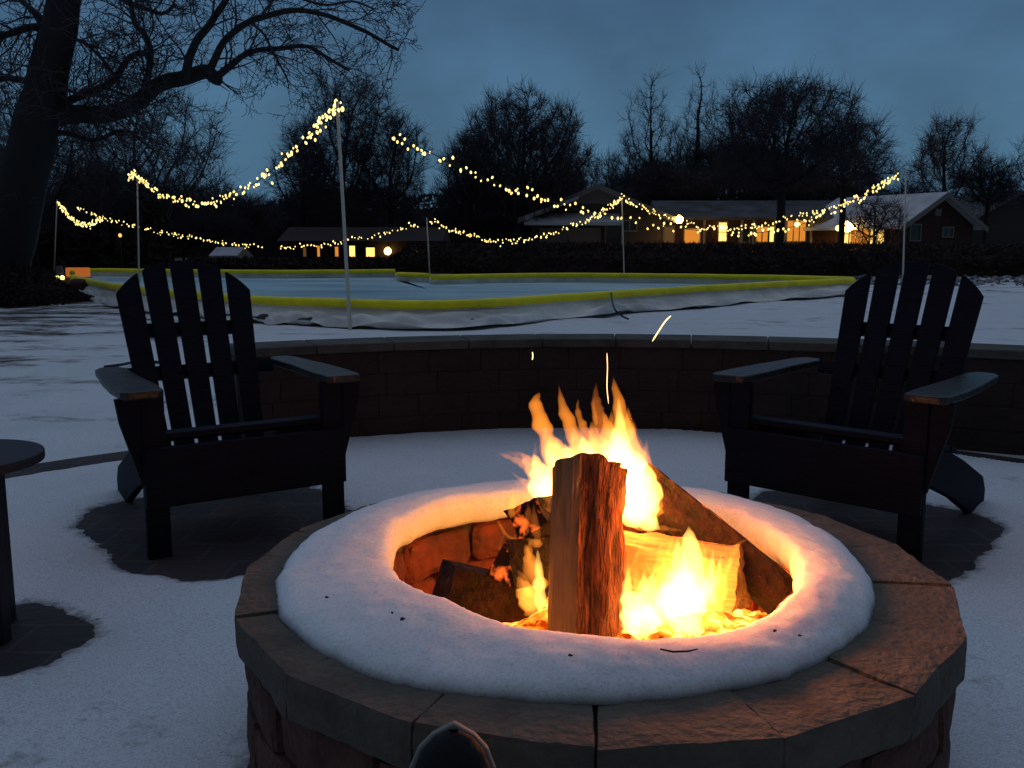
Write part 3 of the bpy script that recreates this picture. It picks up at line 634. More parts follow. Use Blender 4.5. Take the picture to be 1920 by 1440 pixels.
# ------------------------------------------------------------------ side table, cut by the left edge
tb = empty('side_table', TAB, label='small dark round topped side table at the left edge of the patio', cat='side table')
b = MB(); b.prism([(.19 * math.cos(a), .19 * math.sin(a)) for a in np.linspace(0, 2 * math.pi, 49)[:-1]], .445, .47); b.build('tabletop', M['table'], tb, bevel=.006)
for ax, ay in ((.075, -.03), (-.075, .03), (.03, .075), (-.03, -.075)):
    b = MB(); b.box((ax * 1.15, ay * 1.15, .2225), (.04, .04, .445)); b.build('leg', M['table'], tb, bevel=.004)
b = MB(); b.box((0, 0, .155), (.17, .03, .035), Matrix.Rotation(-.38, 3, 'Z')); b.build('stretcher', M['table'], tb, bevel=.003)
# ------------------------------------------------------------------ shoe and leg of the sitter
M['jeans'] = mat('dark_trousers', (.012, .013, .02), .9, .4, 80); M['shoe'] = mat('shoe_leather', (.006, .006, .007), .75, .2, 60); M['sole'] = mat('shoe_sole', (.20, .20, .18), .6)
per = empty('person', (-.10, .12, .42), label='leg and dark shoe of the seated person, propped against the front of the pit', cat='person')
def skin(name, pts, rs, m, parent, sub=2):
    me = bpy.data.meshes.new(name); me.from_pydata([Vector(p) - parent.location for p in pts], [(i, i + 1) for i in range(len(pts) - 1)], []); me.materials.append(m)
    o = bpy.data.objects.new(name, me); col.objects.link(o); o.parent = parent
    sk = o.modifiers.new('skin', 'SKIN'); sk.use_smooth_shade = True
    for v, r in zip(me.skin_vertices[0].data, rs): v.radius = (r, r) if not hasattr(r, '__len__') else r
    me.skin_vertices[0].data[0].use_root = True
    sb = o.modifiers.new('sub', 'SUBSURF'); sb.levels = sub; sb.render_levels = sub
    return o
skin('leg', [(-.10, .02, .42), (-.11, .30, .46), (-.12, .50, .46), (-.11, .68, .33), (-.10, .84, .20), (-.095, .93, .13)], [.085, .075, .062, .058, .045, .038], M['jeans'], per)
# shoe: sections from heel to toe along the pit wall
def shoe():
    root = empty('shoe', (-.083, .0, 0)); root.parent = per; root.location = Vector((-.078, .998, .108)) - per.location
    S = [(0.0, .030, .030), (.02, .036, .06), (.06, .037, .085), (.11, .039, .078), (.16, .046, .055), (.21, .051, .042), (.25, .048, .034), (.275, .038, .026), (.292, .022, .016), (.299, .006, .008)]
    tilt = rad(84)   # toe up, sole to the wall
    up = Vector((.03, math.cos(tilt), math.sin(tilt))).normalized(); out = Vector((.05, -math.sin(tilt), math.cos(tilt))).normalized(); rt = up.cross(out)
    b = MB(); k = 14
    for (l, w, h) in S:
        for j in range(k):
            a = math.pi * j / (k - 1); b.v.append(tuple(up * l + rt * (math.cos(a) * w * (1 if j not in (0, k - 1) else .96)) + out * (.014 + abs(math.sin(a)) ** .8 * h)))
    b.f = [(i * k + j, i * k + j + 1, (i + 1) * k + j + 1, (i + 1) * k + j) for i in range(len(S) - 1) for j in range(k - 1)] + [tuple(range(k))[::-1]]
    b.f += [(i * k, (i + 1) * k, (i + 1) * k + k - 1, i * k + k - 1) for i in range(len(S) - 1)]
    b.build('upper', M['shoe'], root, smooth=True)
    b = MB(); ol = [(l, w + .003) for l, w, h in S[:-1]] + [(.306, .0)]
    pts = [(l, w) for l, w in ol] + [(l, -w) for l, w in ol[:-1][::-1]]
    n_ = len(pts); b.add([up * l + rt * w for l, w in pts] + [up * l + rt * w + out * .012 for l, w in pts], [tuple(range(n_)), tuple(range(n_, 2 * n_))[::-1]] + [(i + n_, (i + 1) % n_ + n_, (i + 1) % n_, i) for i in range(n_)])
    b.build('sole', M['sole'], root, bevel=.003)
shoe()
# ------------------------------------------------------------------ backyard rink
ZB = .28
near = [on(135, 520, ZB), on(200, 535, ZB), on(300, 548, ZB), on(470, 562, ZB), on(600, 567, ZB), on(860, 570.5, ZB), on(1150, 552, ZB), on(1400, 536, ZB), on(1600, 526.5, ZB)]
far = [on(1600, 524, ZB), on(1400, 519.5, ZB), on(1200, 517, ZB), on(1000, 516.5, ZB), on(808, 520, ZB)]
far2 = [on(806, 517, ZB), on(745, 514.5, ZB)]
far3 = [on(741, 508.5, ZB), on(500, 510, ZB), on(165, 507, ZB), on(135, 512, ZB)]
rink = empty('backyard_rink', (0, 12, 0), label='backyard ice rink with yellow foam bumper and white plastic liner', cat='ice rink')
RL = rink.location
def bumper(pts, n, r=.055):
    P = smooth_path(pts, n); b = MB()
    b.tube([p - RL + Vector((0, 0, .006 * noise.noise(Vector((p.x, p.y, 0))))) for p in P], r, 8); return b.build('foam_bumper', M['yellow'], rink, smooth=True)
bumper(near, 90); bumper(far, 50); bumper(far2, 6); bumper(far3, 30)
# boards inside the liner
def boards(pts, n, name='board'):
    P = smooth_path(pts, n); b = MB()
    for z in (0, ZB - .045): b.v += [tuple(p - RL + Vector((0, 0, z - p.z))) for p in P]
    n_ = len(P); b.f = [(i, i + 1, i + 1 + n_, i + n_) for i in range(n_ - 1)]
    o = b.build('liner_wall', M['liner'], rink); sd = o.modifiers.new('thick', 'SOLIDIFY'); sd.thickness = .03; sd.offset = 0; return o
for a_, n_ in ((near, 90), (far, 50), (far2, 6), (far3, 30)): boards(a_, n_)
boards([far[-1], far2[0]], 4); boards([far2[-1], far3[0]], 4)
# ice sheet
M['ice'] = mat('rink_ice', (.12, .32, .40), .4, .2, 3, c2=(.62, .78, .78), vscale=.35, spec=.5, stretch=(.5, 1.4, 1), det=7)
poly = smooth_path(near, 60) + smooth_path(far, 20) + far2 + smooth_path(far3, 16)
b = MB(); n_ = len(poly); cx_ = Vector((-1.5, 17, 0)); b.v = [(p.x - RL.x, p.y - RL.y, .13) for p in poly] + [(cx_.x - RL.x, cx_.y - RL.y, .13)]; b.f = [(i, (i + 1) % n_, n_) for i in range(n_)]
b.build('ice', M['ice'], rink)
# draped liner skirt with folds
P = smooth_path(near, 420); sk = MB(); nv = 16
for i, p in enumerate(P):
    d = (P[min(i + 1, len(P) - 1)] - P[max(i - 1, 0)]).normalized(); o_ = Vector((d.y, -d.x, 0))
    s_ = i / len(P) * 26
    sp = .30 + .20 * noise.noise(Vector((s_ * .35, 0, 1))) + .10 * noise.noise(Vector((s_ * 1.1, 0, 1)))
    for k in range(nv):
        t = k / (nv - 1); fold = noise.noise(Vector((s_ * .8 + t * 1.5, t * 1.2, 5))) * .16 + noise.noise(Vector((s_ * 2.2 - t * 2, t * 2, 8))) * .07 + abs(noise.noise(Vector((s_ * 1.3 - t * 2.4, t, 3)))) * .12
        z = (ZB - .105) * (1 - t) ** 1.25 + max(0, fold) * t ** .7 * 1.0 + .004
        if k == nv - 1: z = max(.0, .03 + .10 * noise.noise(Vector((s_ * .9, 3, 3))))
        q = p + o_ * (.02 + sp * t ** 1.3 + fold * .35 * t); sk.v.append((q.x - RL.x, q.y - RL.y, z + .03))
sk.f = [(i * nv + k, (i + 1) * nv + k, (i + 1) * nv + k + 1, i * nv + k + 1) for i in range(len(P) - 1) for k in range(nv - 1)]
sk.build('liner_skirt', M['liner'], rink, smooth=True)
def cordobj(name, pts, r, label, cat, group=None):
    b = MB(); b.tube(smooth_path(pts, 40), r, 5); return tag(b.build(name, M['cord'], smooth=True), label, cat, group)
cordobj('cord', [on(400, 588, .12), on(470, 594, .10), on(510, 597, .09), on(555, 590, .13), on(580, 586, .15), on(640, 585, .15), on(680, 583, .16)], .014, 'dark cord sagging along the white liner left of the near pole', 'cord')
cordobj('cord', [on(700, 586, .16), on(740, 592, .14), on(780, 601, .09), on(830, 600, .09), on(868, 592, .12)], .014, 'dark cord hanging in a curve on the liner right of the near pole', 'cord')
cordobj('hose', [on(1146, 548, .31), on(1147, 562, .25), on(1153, 580, .18), on(1166, 592, .10), on(1178, 598, .07)], .013, 'thin dark hose hanging over the yellow bumper', 'hose')
for px, py, lb in ((572, 602, 'black clump for a dark fold of the liner left of the near pole'), (495, 598, 'small black weight for a dark liner fold beside the left chair back'), (875, 606, 'black fold weight on the liner right of the near pole')):
    b = MB(); c0 = on(px, py, .07); 
    for i in range(9):
        th = math.pi * i / 8
        for j in range(10):
            a = 2 * math.pi * j / 10; v = Vector((.10 * math.sin(th) * math.cos(a), .08 * math.sin(th) * math.sin(a), .06 * math.cos(th))); v *= 1 + .35 * noise.noise(v * 14 + Vector((px, 0, 0))); b.v.append(tuple(c0 + v))
    b.f = [(i * 10 + j, i * 10 + (j + 1) % 10, (i + 1) * 10 + (j + 1) % 10, (i + 1) * 10 + j) for i in range(8) for j in range(10)]  # added dark clump standing in for a dark fold of the liner
    tag(b.build('liner_fold', M['cord'], smooth=True), lb, 'lump', 'clumps for dark folds of the rink liner')
# ------------------------------------------------------------------ light poles and strands
POLES = {'a': (660, 632, 190, 10.3), 'b': (272, 257, 325, 20.5), 'c': (116, 107, 374, 29), 'd': (809, 800, 408, 27), 'e': (1167, 1166, 368, 26.5), 'f': (1681, 1699, 318, 20)}
PL = {'a': 'tall white pole closest to the fire pit, in front of the rink', 'b': 'white pole on the far left side of the rink behind the left chair', 'c': 'leftmost and most distant looking pole, with lanterns at its foot',
      'd': 'short looking bare topped pole in the middle behind the rink', 'e': 'pole in front of the snowy gabled house', 'f': 'pale pole at the right, behind the right chair back'}
for k, (xb, xt, yt, F) in POLES.items():
    top = at(xt, yt, F); bx = (xb - 960) / FPX * F * 1.012; b = MB(); b.tube([(0, 0, -.1), (top.x - bx, 0, top.z)], [.021, .017], 8)
    o = b.build('light_pole', M['pole'], smooth=True); o.location = (bx, F, 0); tag(o, PL[k], 'pole', 'poles holding the string lights')
bulb_me = None
def strand(name, pts, xa, Fa, xb, Fb, n, label, lit=None, jit=.04, extra=(), extra_n=70):
    """pts: photo pixels of the strand; the depth runs along the straight line between the two poles"""
    global bulb_me
    def dep(x):
        t = (x - xa) / (xb - xa); t = max(0, min(1, t)); return 1 / ((1 - t) / Fa + t / Fb)
    P = smooth_path([at(x, y, dep(x)) for x, y in pts], 160)
    root = empty('string_lights', P[0], label=label, cat='string lights', group='strands of warm bulbs round the rink')
    b = MB(); b.tube([p - P[0] for p in P], .006, 4); b.build('wire', M['wire'], root)
    if bulb_me is None:
        b = MB(); rs = [(.0, -.032), (.012, -.026), (.019, -.012), (.020, .002), (.013, .016), (.006, .024), (0, .027)]; k = 8
        for r, z in rs:
            for j in range(k): a = 2 * math.pi * j / k; b.v.append((max(r, .0005) * math.cos(a), max(r, .0005) * math.sin(a), z))
        b.f = [(i * k + j, i * k + (j + 1) % k, (i + 1) * k + (j + 1) % k, (i + 1) * k + j) for i in range(len(rs) - 1) for j in range(k)]
        bulb_me = bpy.data.meshes.new('bulb'); bulb_me.from_pydata(b.v, [], b.f); bulb_me.materials.append(M['bulb'])
    cl = [0]
    for i in range(1, len(P)): cl.append(cl[-1] + (P[i] - P[i - 1]).length)
    lit = lit or [(0, 1)]; tot = sum(b_ - a_ for a_, b_ in lit)
    for (a_, b_) in lit:
        m = max(2, round(n * (b_ - a_) / tot))
        for i in range(m):
            s = (a_ + (b_ - a_) * (i + random.uniform(-.45, .45)) / (m - 1)) * cl[-1]; s = max(a_ * cl[-1], min(b_ * cl[-1], s))
            fi = s / cl[-1] * (len(P) - 1); q = max(1, min(len(P) - 1, int(fi) + 1)); p = P[q - 1].lerp(P[q], max(0, min(1, fi - q + 1)))
            F_small = p.y < 15
            o = bpy.data.objects.new('bulb', bulb_me); col.objects.link(o); o.parent = root
            o.location = p - P[0] + Vector((random.gauss(0, jit * .4), random.gauss(0, jit * .4), random.gauss(-.01, jit)))
            o.rotation_euler = (random.uniform(-.6, .6) + (math.pi if random.random() < .3 else 0), random.uniform(-.6, .6), 0); sc_ = random.uniform(.55, 1.0) * (.85 if F_small else 1.1); o.scale = (sc_, sc_, sc_)
    ex = MB(); tot_ = extra_n
    for i in range(tot_):
        a_, b_ = lit[i % len(lit)] if len(lit) == 1 or i % 3 == 0 else max(lit, key=lambda t: t[1] - t[0])
        fi = random.uniform(a_, b_) * (len(P) - 1); q = max(1, min(len(P) - 1, int(fi) + 1)); p = P[q - 1].lerp(P[q], max(0, min(1, fi - q + 1))) - P[0] + Vector((random.gauss(0, jit * .4), random.gauss(0, jit * .4), random.gauss(-.01, jit)))
        r_ = random.uniform(.009, .016); ex.tube([p + Vector((0, 0, -r_ * 1.4)), p + Vector((0, 0, -r_ * .6)), p + Vector((0, 0, r_ * .6)), p + Vector((0, 0, r_ * 1.3))], [r_ * .4, r_, r_, r_ * .3], 6)
    if tot_: tag(ex.build('small_bulbs', M['bulb'], root), kind='stuff')
    for (x, y) in extra:
        o = bpy.data.objects.new('bulb', bulb_me); col.objects.link(o); o.parent = root; o.location = at(x, y, dep(x)) - P[0]
    return root
strand('a', [(257, 328), (272, 345), (300, 364), (340, 376), (385, 379), (430, 367), (480, 342), (530, 300), (580, 252), (610, 222), (632, 200)], 257, 20.5, 632, 10.3, 92, 'string of bulbs from the pole behind the left chair up to the nearest pole',
       extra=[(630, 190), (629, 196), (634, 206), (642, 204), (626, 212)])
strand('b', [(636, 204), (690, 234), (738, 257), (800, 283), (870, 317), (940, 345), (1010, 369), (1080, 391), (1140, 404), (1210, 417), (1290, 430), (1390, 437), (1460, 431), (1530, 411), (1600, 378), (1650, 348), (1690, 326)], 636, 10.3, 1698, 20, 98,
       'string of bulbs dipping from the nearest pole across to the right pole', lit=[(.125, .99)], extra_n=40)
strand('c', [(1685, 328), (1640, 352), (1590, 378), (1530, 398), (1460, 414), (1400, 424), (1340, 425), (1285, 417), (1230, 400), (1190, 383), (1168, 371)], 1698, 20, 1167, 26.5, 96, 'string of bulbs from the right pole back to the pole by the gabled house')
strand('d', [(1166, 371), (1145, 386), (1110, 408), (1060, 428), (1000, 446), (940, 452), (890, 443), (845, 428), (806, 415)], 1167, 26.5, 800, 27, 98, 'string of bulbs sagging between the two poles behind the rink')
strand('e', [(802, 411), (783, 419), (720, 437), (640, 453), (580, 460), (525, 463), (490, 462), (400, 451), (300, 434), (220, 415), (143, 390), (109, 377)], 800, 27, 107, 29, 99, 'longest faint string of bulbs across the dark trees on the left',
       lit=[(.09, .4545), (.545, .91)])
strand('f', [(107, 376), (118, 392), (132, 407), (150, 419), (170, 419), (192, 406), (220, 372), (243, 335), (255, 325)], 107, 29, 257, 20.5, 80, 'short looped string of bulbs at the far left pole', lit=[(0, .625), (.875, 1)], extra=[(243, 333), (241, 327), (247, 323), (252, 326)])
# ------------------------------------------------------------------ trees
def colonize(att, trunk, step, infl, kill, maxit=160):
    nodes = [np.array(p, float) for p in trunk]; par = [-1] + list(range(len(trunk) - 1)); A = att.copy()
    near = np.zeros(len(A), int); nd_ = np.full(len(A), 1e9); start = 0
    for it in range(maxit):
        for k in range(start, len(nodes)):
            d = np.linalg.norm(A - nodes[k], axis=1); m = d < nd_; nd_[m] = d[m]; near[m] = k
        start = len(nodes)
        keep = nd_ > kill; A, near, nd_ = A[keep], near[keep], nd_[keep]
        act = nd_ < infl
        if not act.any() or len(nodes) > 5200: break
        for k in np.unique(near[act]):
            d = A[act & (near == k)] - nodes[k]; d /= np.linalg.norm(d, axis=1)[:, None]; v = d.sum(0) + RNG.normal(0, .18, 3); v /= np.linalg.norm(v) + 1e-9
            nodes.append(nodes[k] + v * step); par.append(int(k))
    return np.array(nodes), par
CN = [0]
def crown_points(n, c, r, shape='oval'):
    P = []; CN[0] += 7.3; r = (r[0] * 1.1, r[1] * 1.1, r[2] * 1.06)
    while len(P) < n:
        v = RNG.uniform(-1, 1, (n * 3, 3)); rr = np.linalg.norm(v, axis=1)
        if shape == 'oval': m = (rr < 1)
        elif shape == 'dome': m = (rr < 1) & (v[:, 2] > -.45)
        else: m = (np.hypot(v[:, 0], v[:, 1]) < np.clip((1 - v[:, 2]) * .75, 0, 1) ** .7) & (v[:, 2] > -.9)    # cone
        m &= RNG.random(len(v)) < .35 + .65 * np.minimum(1, rr)
        o3 = CN[0]; m &= np.array([rr[i] < .80 + .55 * noise.noise(Vector(v[i]) * 1.6 + Vector((o3, 0, 0))) + .25 * noise.noise(Vector(v[i]) * 4 + Vector((0, o3, 0))) if m[i] else False for i in range(len(v))], bool)
        P += list(v[m])
    return np.array(P[:n]) * np.array(r) + np.array(c)
def tri_prism(b, p, q, r0, r1, k=3):
    d = q - p; L_ = math.sqrt(d[0] ** 2 + d[1] ** 2 + d[2] ** 2)
    if L_ < 1e-6: return
    d = d / L_; u = np.cross(d, (0.3, .9, .2)); u /= np.linalg.norm(u) + 1e-9; w = np.cross(d, u); n = len(b.v)
    for (c, r) in ((p, r0), (q, r1)):
        for j in range(k):
            a = 2 * math.pi * j / k; b.v.append(tuple(c + (u * math.cos(a) + w * math.sin(a)) * r))
    for j in range(k): b.f.append((n + j, n + (j + 1) % k, n + k + (j + 1) % k, n + k + j))
def mesh_segs(name, m, parent, P, Q, r0, r1, k):
    d = Q - P; d /= np.linalg.norm(d, axis=1)[:, None] + 1e-9; u = np.cross(d, (.3, .9, .2)); u /= np.linalg.norm(u, axis=1)[:, None] + 1e-9; w = np.cross(d, u); n = len(P)
    V = np.zeros((n, 2 * k, 3))
    for j in range(k):
        a = 2 * math.pi * j / k; c = u * math.cos(a) + w * math.sin(a); V[:, j] = P + c * r0[:, None]; V[:, k + j] = Q + c * r1[:, None]
    F = np.array([(j, (j + 1) % k, k + (j + 1) % k, k + j) for j in range(k)]); F = (F[None] + (np.arange(n) * 2 * k)[:, None, None]).reshape(-1)
    me = bpy.data.meshes.new(name); me.vertices.add(n * 2 * k); me.vertices.foreach_set('co', V.reshape(-1)); nf = n * k
    me.loops.add(nf * 4); me.loops.foreach_set('vertex_index', F.astype(np.int32)); me.polygons.add(nf); me.polygons.foreach_set('loop_start', np.arange(nf, dtype=np.int32) * 4); me.polygons.foreach_set('loop_total', np.full(nf, 4, np.int32))
    me.update(calc_edges=True); me.materials.append(m); o = bpy.data.objects.new(name, me); col.objects.link(o); o.parent = parent; return o
def tree(px, F, ytop, ybot, wpx, label, shape='oval', n=1500, lean=0, rt=None, kill=None, tw=4, group='bare trees beyond the rink', name='bare_tree', stems=1, up=.25, rmin=.011, zoff=0, spray=.75):
    tw = max(2, int(tw * .62)); rmin *= .8; n = int(n * .9)
    base = Vector(((px - 960) / FPX * F, F, zoff)); top = at(px, ytop, F).z; bot = at(px, ybot, F).z; w = wpx / FPX * F / 2; H = top - zoff
    root = empty(name, base, label=label, cat='tree', group=group)
    c = (lean, 0, (top + bot) / 2 - zoff); r = (w, w * .8, (top - bot) / 2)
    att = crown_points(n, c, r, shape)
    tz = max(.6, bot - zoff) * .9; step = max(.15, H * .021)
    trunk = [(lean * .3 * t, 0, tz * t) for t in np.linspace(0, 1, max(3, int(tz / step)))]
    nodes, par = colonize(att, trunk, step, max(w, r[2]) * 1.1, step * (kill or 1.5))
    cnt = np.zeros(len(nodes)); child = np.zeros(len(nodes), int)
    for i in range(len(nodes) - 1, 0, -1): child[par[i]] += 1
    R = np.zeros(len(nodes)); 
    for i in range(len(nodes) - 1, -1, -1):
        R[i] = max(rmin, R[i] ** (1 / 2.3)) if R[i] > 0 else rmin
        if par[i] >= 0: R[par[i]] += R[i] ** 2.3
    sc_ = (rt or H * .022) / R[0]; R = np.maximum(rmin, R * (1 + (sc_ - 1) * np.clip((R - rmin) / (R[0] - rmin), 0, 1)))
    par_ = np.array(par); thick = R[par_] > R[0] * .30; thick[0] = False; thin = ~thick; thin[0] = False
    mesh_segs('trunk', M['bark'], root, nodes[par_[thick]], nodes[thick], R[par_[thick]], R[thick], 6)
    # twigs: sprays at the fine ends, each with side twigs
    tips = np.where(R < rmin * 2.6)[0]; tips = tips[tips > 0]; o_ = nodes[tips] - nodes[par_[tips]]; o_ /= np.linalg.norm(o_, axis=1)[:, None] + 1e-9
    A, D = np.repeat(nodes[tips], tw, 0), np.repeat(o_, tw, 0); m = len(A)
    V = RNG.normal(0, .62, (m, 3)) + D * .8 + np.array((0, 0, up)); V /= np.linalg.norm(V, axis=1)[:, None]
    ln = (RNG.uniform(.5, 1.5, m) * spray)[:, None]; Bm = A + V * ln * .5
    V2 = V + RNG.normal(0, .35, (m, 3)) + np.array((0, 0, up * .5)); V2 /= np.linalg.norm(V2, axis=1)[:, None]; E = Bm + V2 * ln * .5
    S, T_, r0, r1 = [nodes[par_[thin]], A, Bm], [nodes[thin], Bm, E], [R[par_[thin]], np.full(m, rmin * .7), np.full(m, rmin * .5)], [R[thin], np.full(m, rmin * .5), np.full(m, rmin * .25)]
    for q in range(2):
        V3 = V + RNG.normal(0, .7, (m, 3)); V3 /= np.linalg.norm(V3, axis=1)[:, None]; f0 = A + (Bm - A) * RNG.uniform(.2, 1, m)[:, None]
        S.append(f0); T_.append(f0 + V3 * ln * RNG.uniform(.3, .6, m)[:, None]); r0.append(np.full(m, rmin * .5)); r1.append(np.full(m, rmin * .25))
    mesh_segs('crown', M['twig'], root, np.concatenate(S), np.concatenate(T_), np.concatenate(r0), np.concatenate(r1), 3)
    return root
tree(285, 34, 160, 430, 300, 'wide bare tree behind the second pole on the left', n=1500, rmin=.014)
tree(655, 46, 118, 440, 215, 'tall narrow bare tree rising behind the nearest pole', 'oval', n=2300, rmin=.018, tw=6, up=.15)
tree(735, 48, 215, 455, 150, 'low shoulder tree to the right of the tall narrow bare tree', 'dome', n=900, rmin=.018, tw=6)
tree(575, 48, 235, 455, 130, 'low shoulder tree to the left of the tall narrow bare tree', 'dome', n=800, rmin=.018, tw=5)
tree(968, 50, 172, 420, 265, 'broad dome shaped bare tree in the middle of the skyline', 'oval', n=2600, rmin=.02, tw=7, up=.6)
tree(880, 52, 260, 470, 130, 'lower bare tree on the left flank of the dome shaped tree', 'dome', n=800, rmin=.02, tw=6, up=.5)
tree(1060, 55, 270, 490, 130, 'lower bare tree on the right flank of the dome shaped tree', 'dome', n=800, rmin=.02, tw=6, up=.5)
tree(1215, 60, 135, 400, 110, 'slender bare tree with upright limbs left of the pointed one', 'oval', n=700, rmin=.017, tw=3, up=.8)
tree(1300, 61, 118, 400, 80, 'thin pointed bare tree just left of the great round oak', 'oval', n=450, rmin=.016, tw=3, up=1)
tree(1165, 62, 255, 490, 130, 'low bare tree behind the gabled house roof', 'dome', n=900, rmin=.018, tw=5, up=.6)
tree(1270, 62, 240, 490, 150, 'tangled low bare tree under the pointed one', 'dome', n=1100, rmin=.018, tw=5, up=.6)
tree(1455, 39, 130, 385, 300, 'great round oak spreading over the long house', 'oval', n=2500, rmin=.017, tw=6, lean=.1)
tree(1570, 44, 225, 385, 200, 'right side tree merging with the great round oak', 'dome', n=1100, rmin=.016, tw=5)
tree(1757, 52, 222, 400, 135, 'small rounded bare tree behind the right pole', 'oval', n=800, rmin=.018, tw=5, up=.4)
tree(1835, 54, 300, 410, 110, 'low bushy tree right of the small rounded tree', 'dome', n=900, rmin=.02, tw=8)
tree(1925, 50, 235, 420, 90, 'bare tree cut off by the right edge, above the far gable', 'oval', n=500, rmin=.016, tw=3)
tree(75, 30, 150, 470, 300, 'dense bare tree behind the big leaning oak', 'oval', n=1500, rmin=.014, tw=4)
tree(-40, 24, 200, 470, 260, 'dark bare tree at the left edge behind the leaning oak', 'oval', n=1100, rmin=.012, tw=5)
tree(420, 52, 345, 490, 200, 'low scrubby tree under the near string of bulbs', 'dome', n=1100, rmin=.018, tw=7)
tree(220, 40, 300, 490, 260, 'thick scrub tree behind the two left poles', 'dome', n=1600, rmin=.017, tw=8)
tree(515, 58, 385, 490, 150, 'thin scrub tree in the gap left of the tall narrow tree', 'dome', n=700, rmin=.016, tw=5)
tree(660, 60, 330, 490, 260, 'wide scrub thicket tree around the foot of the tall narrow tree', 'dome', n=1500, rmin=.02, tw=7)
tree(945, 55, 320, 490, 230, 'scrub tree filling the foot of the dome shaped tree', 'dome', n=1500, rmin=.02, tw=7)
tree(350, 50, 370, 490, 260, 'brushy small tree between the second and the nearest pole', 'dome', n=1300, rmin=.017, tw=7)
tree(70, 34, 380, 490, 200, 'brushy small tree by the leftmost pole', 'dome', n=1200, rmin=.014, tw=7)
tree(1340, 60, 270, 490, 330, 'wide scrub tree filling the skyline behind the long house', 'dome', n=2000, rmin=.024, tw=9)
tree(1520, 60, 300, 490, 260, 'broad low scrub tree behind the right part of the long house', 'dome', n=1500, rmin=.024, tw=9)
tree(1180, 60, 320, 490, 220, 'low scrub tree behind the peak of the gabled house', 'dome', n=1200, rmin=.024, tw=9)
tree(1690, 60, 345, 490, 160, 'low scrub tree between the round oak and the small tree', 'dome', n=800, rmin=.022, tw=8)
tree(1632, 45, 372, 470, 120, 'little twiggy tree standing before the right roof slope', 'oval', n=500, rmin=.013, tw=7, spray=.5)
# ---- big oak, traced limb by limb and grown in depth
oak = empty('leaning_oak', on(-30, 640, 0) * 1.0, label='big dark leaning oak whose long limbs reach across the upper left sky', cat='tree')
OF = 16.0; oak.location = ((-25 - 960) / FPX * OF, OF, 0); OL = np.array(oak.location)
ot, oc = MB(), MB()
def limb(pts, w0, w1, dF=0, n=26, twigs=1.0, cap=.6):
    if w0 < 100: w0 *= 1.4; w1 *= 1.8
    """pts pixels; w0,w1 width px"""
    m = len(pts); P = smooth_path([at(x, y, OF + dF * i / (m - 1)) for i, (x, y) in enumerate(pts)], n)
    rs = [max(.006, (w0 + (w1 - w0) * (i / (n - 1)) ** .8) * OF / FPX / 2) for i in range(n)]
    P2 = [p + Vector((noise.noise(p * 1.7), noise.noise(p * 1.9 + Vector((5, 0, 0))), noise.noise(p * 1.8 + Vector((0, 9, 0))))) * .05 for p in P]
    P2[0] = P[0]; (ot if w0 > 12 else oc).tube([Vector(p) - oak.location for p in P2], rs, 8 if w0 > 12 else 5)
    for i in range(2, n):
        if random.random() < .6 * twigs:
            d = (P2[i] - P2[i - 1]).normalized(); grow(P2[i], d, rs[i] * .35 + .003, random.uniform(.5, 1.65) * cap / .6 * (1 - .3 * i / n), 0)
def grow(p, d, r, ln, depth):
    if depth > 3 or ln < .09: return
    side = Vector((random.gauss(0, 1), random.gauss(0, .8), random.gauss(0, 1))); side = (side - d * side.dot(d)).normalized()
    v = (d * random.uniform(.4, .9) + side * random.uniform(.5, .9) + Vector((0, 0, .12))).normalized(); k = 4; q = p.copy(); r = min(r, .022)
    for i in range(k):
        v = (v + Vector((random.gauss(0, .22), random.gauss(0, .22), random.gauss(-.02, .22)))).normalized(); q2 = q + v * ln / k
        r0 = r * (1 - .75 * i / k); r1 = r * (1 - .75 * (i + 1) / k); tri_prism(oc, np.array(q - oak.location), np.array(q2 - oak.location), max(.0055, r0), max(.0045, r1)); q = q2
        if depth < 3 and random.random() < .74: grow(q, v, r1 * .8, ln * random.uniform(.4, .75), depth + 1)
limb([(-30, 640), (-10, 560), (5, 480), (25, 400), (45, 330), (62, 260), (78, 195), (95, 120), (112, 50), (128, -20), (145, -110)], 125, 50, n=40, twigs=.3)
limb([(80, 235), (115, 215), (150, 212), (200, 214), (235, 205), (270, 178), (300, 158), (345, 145), (385, 136), (402, 146), (412, 148)], 26, 14, .6)
limb([(404, 144), (430, 122), (455, 102), (490, 92), (530, 88), (575, 90), (615, 108), (655, 132)], 10, 3, .8, cap=.5)
limb([(388, 134), (402, 108), (420, 78), (445, 52), (480, 34), (530, 24), (575, 22), (620, 30), (670, 50), (715, 72), (748, 92)], 11, 3, -1.0, cap=.6)
limb([(470, 40), (495, 62), (510, 90), (525, 120), (540, 150)], 4, 2, .5, cap=.35)
limb([(345, 146), (352, 110), (370, 80), (392, 55), (405, 25), (425, -10), (440, -60)], 13, 6, .7)
limb([(275, 175), (282, 140), (283, 100), (268, 65), (250, 45), (246, 10), (240, -40)], 9, 4, -.6)
limb([(95, 200), (135, 185), (180, 170), (215, 148), (240, 110), (265, 100), (278, 110)], 12, 5, .9)
limb([(84, 160), (120, 170), (160, 180), (190, 178)], 7, 3, -.4)
limb([(130, 70), (155, 82), (180, 105), (205, 128), (225, 150)], 6, 2, .4, cap=.4)
limb([(92, 62), (70, 50), (40, 50), (10, 62), (-30, 80)], 12, 6, -.4)
limb([(88, 45), (65, 20), (40, 2), (10, -20)], 9, 5, .5)
limb([(70, 165), (40, 150), (10, 150), (-30, 170)], 10, 5, .5)
limb([(135, -10), (190, -20), (250, 5), (300, 25), (330, 10)], 10, 3, .6)
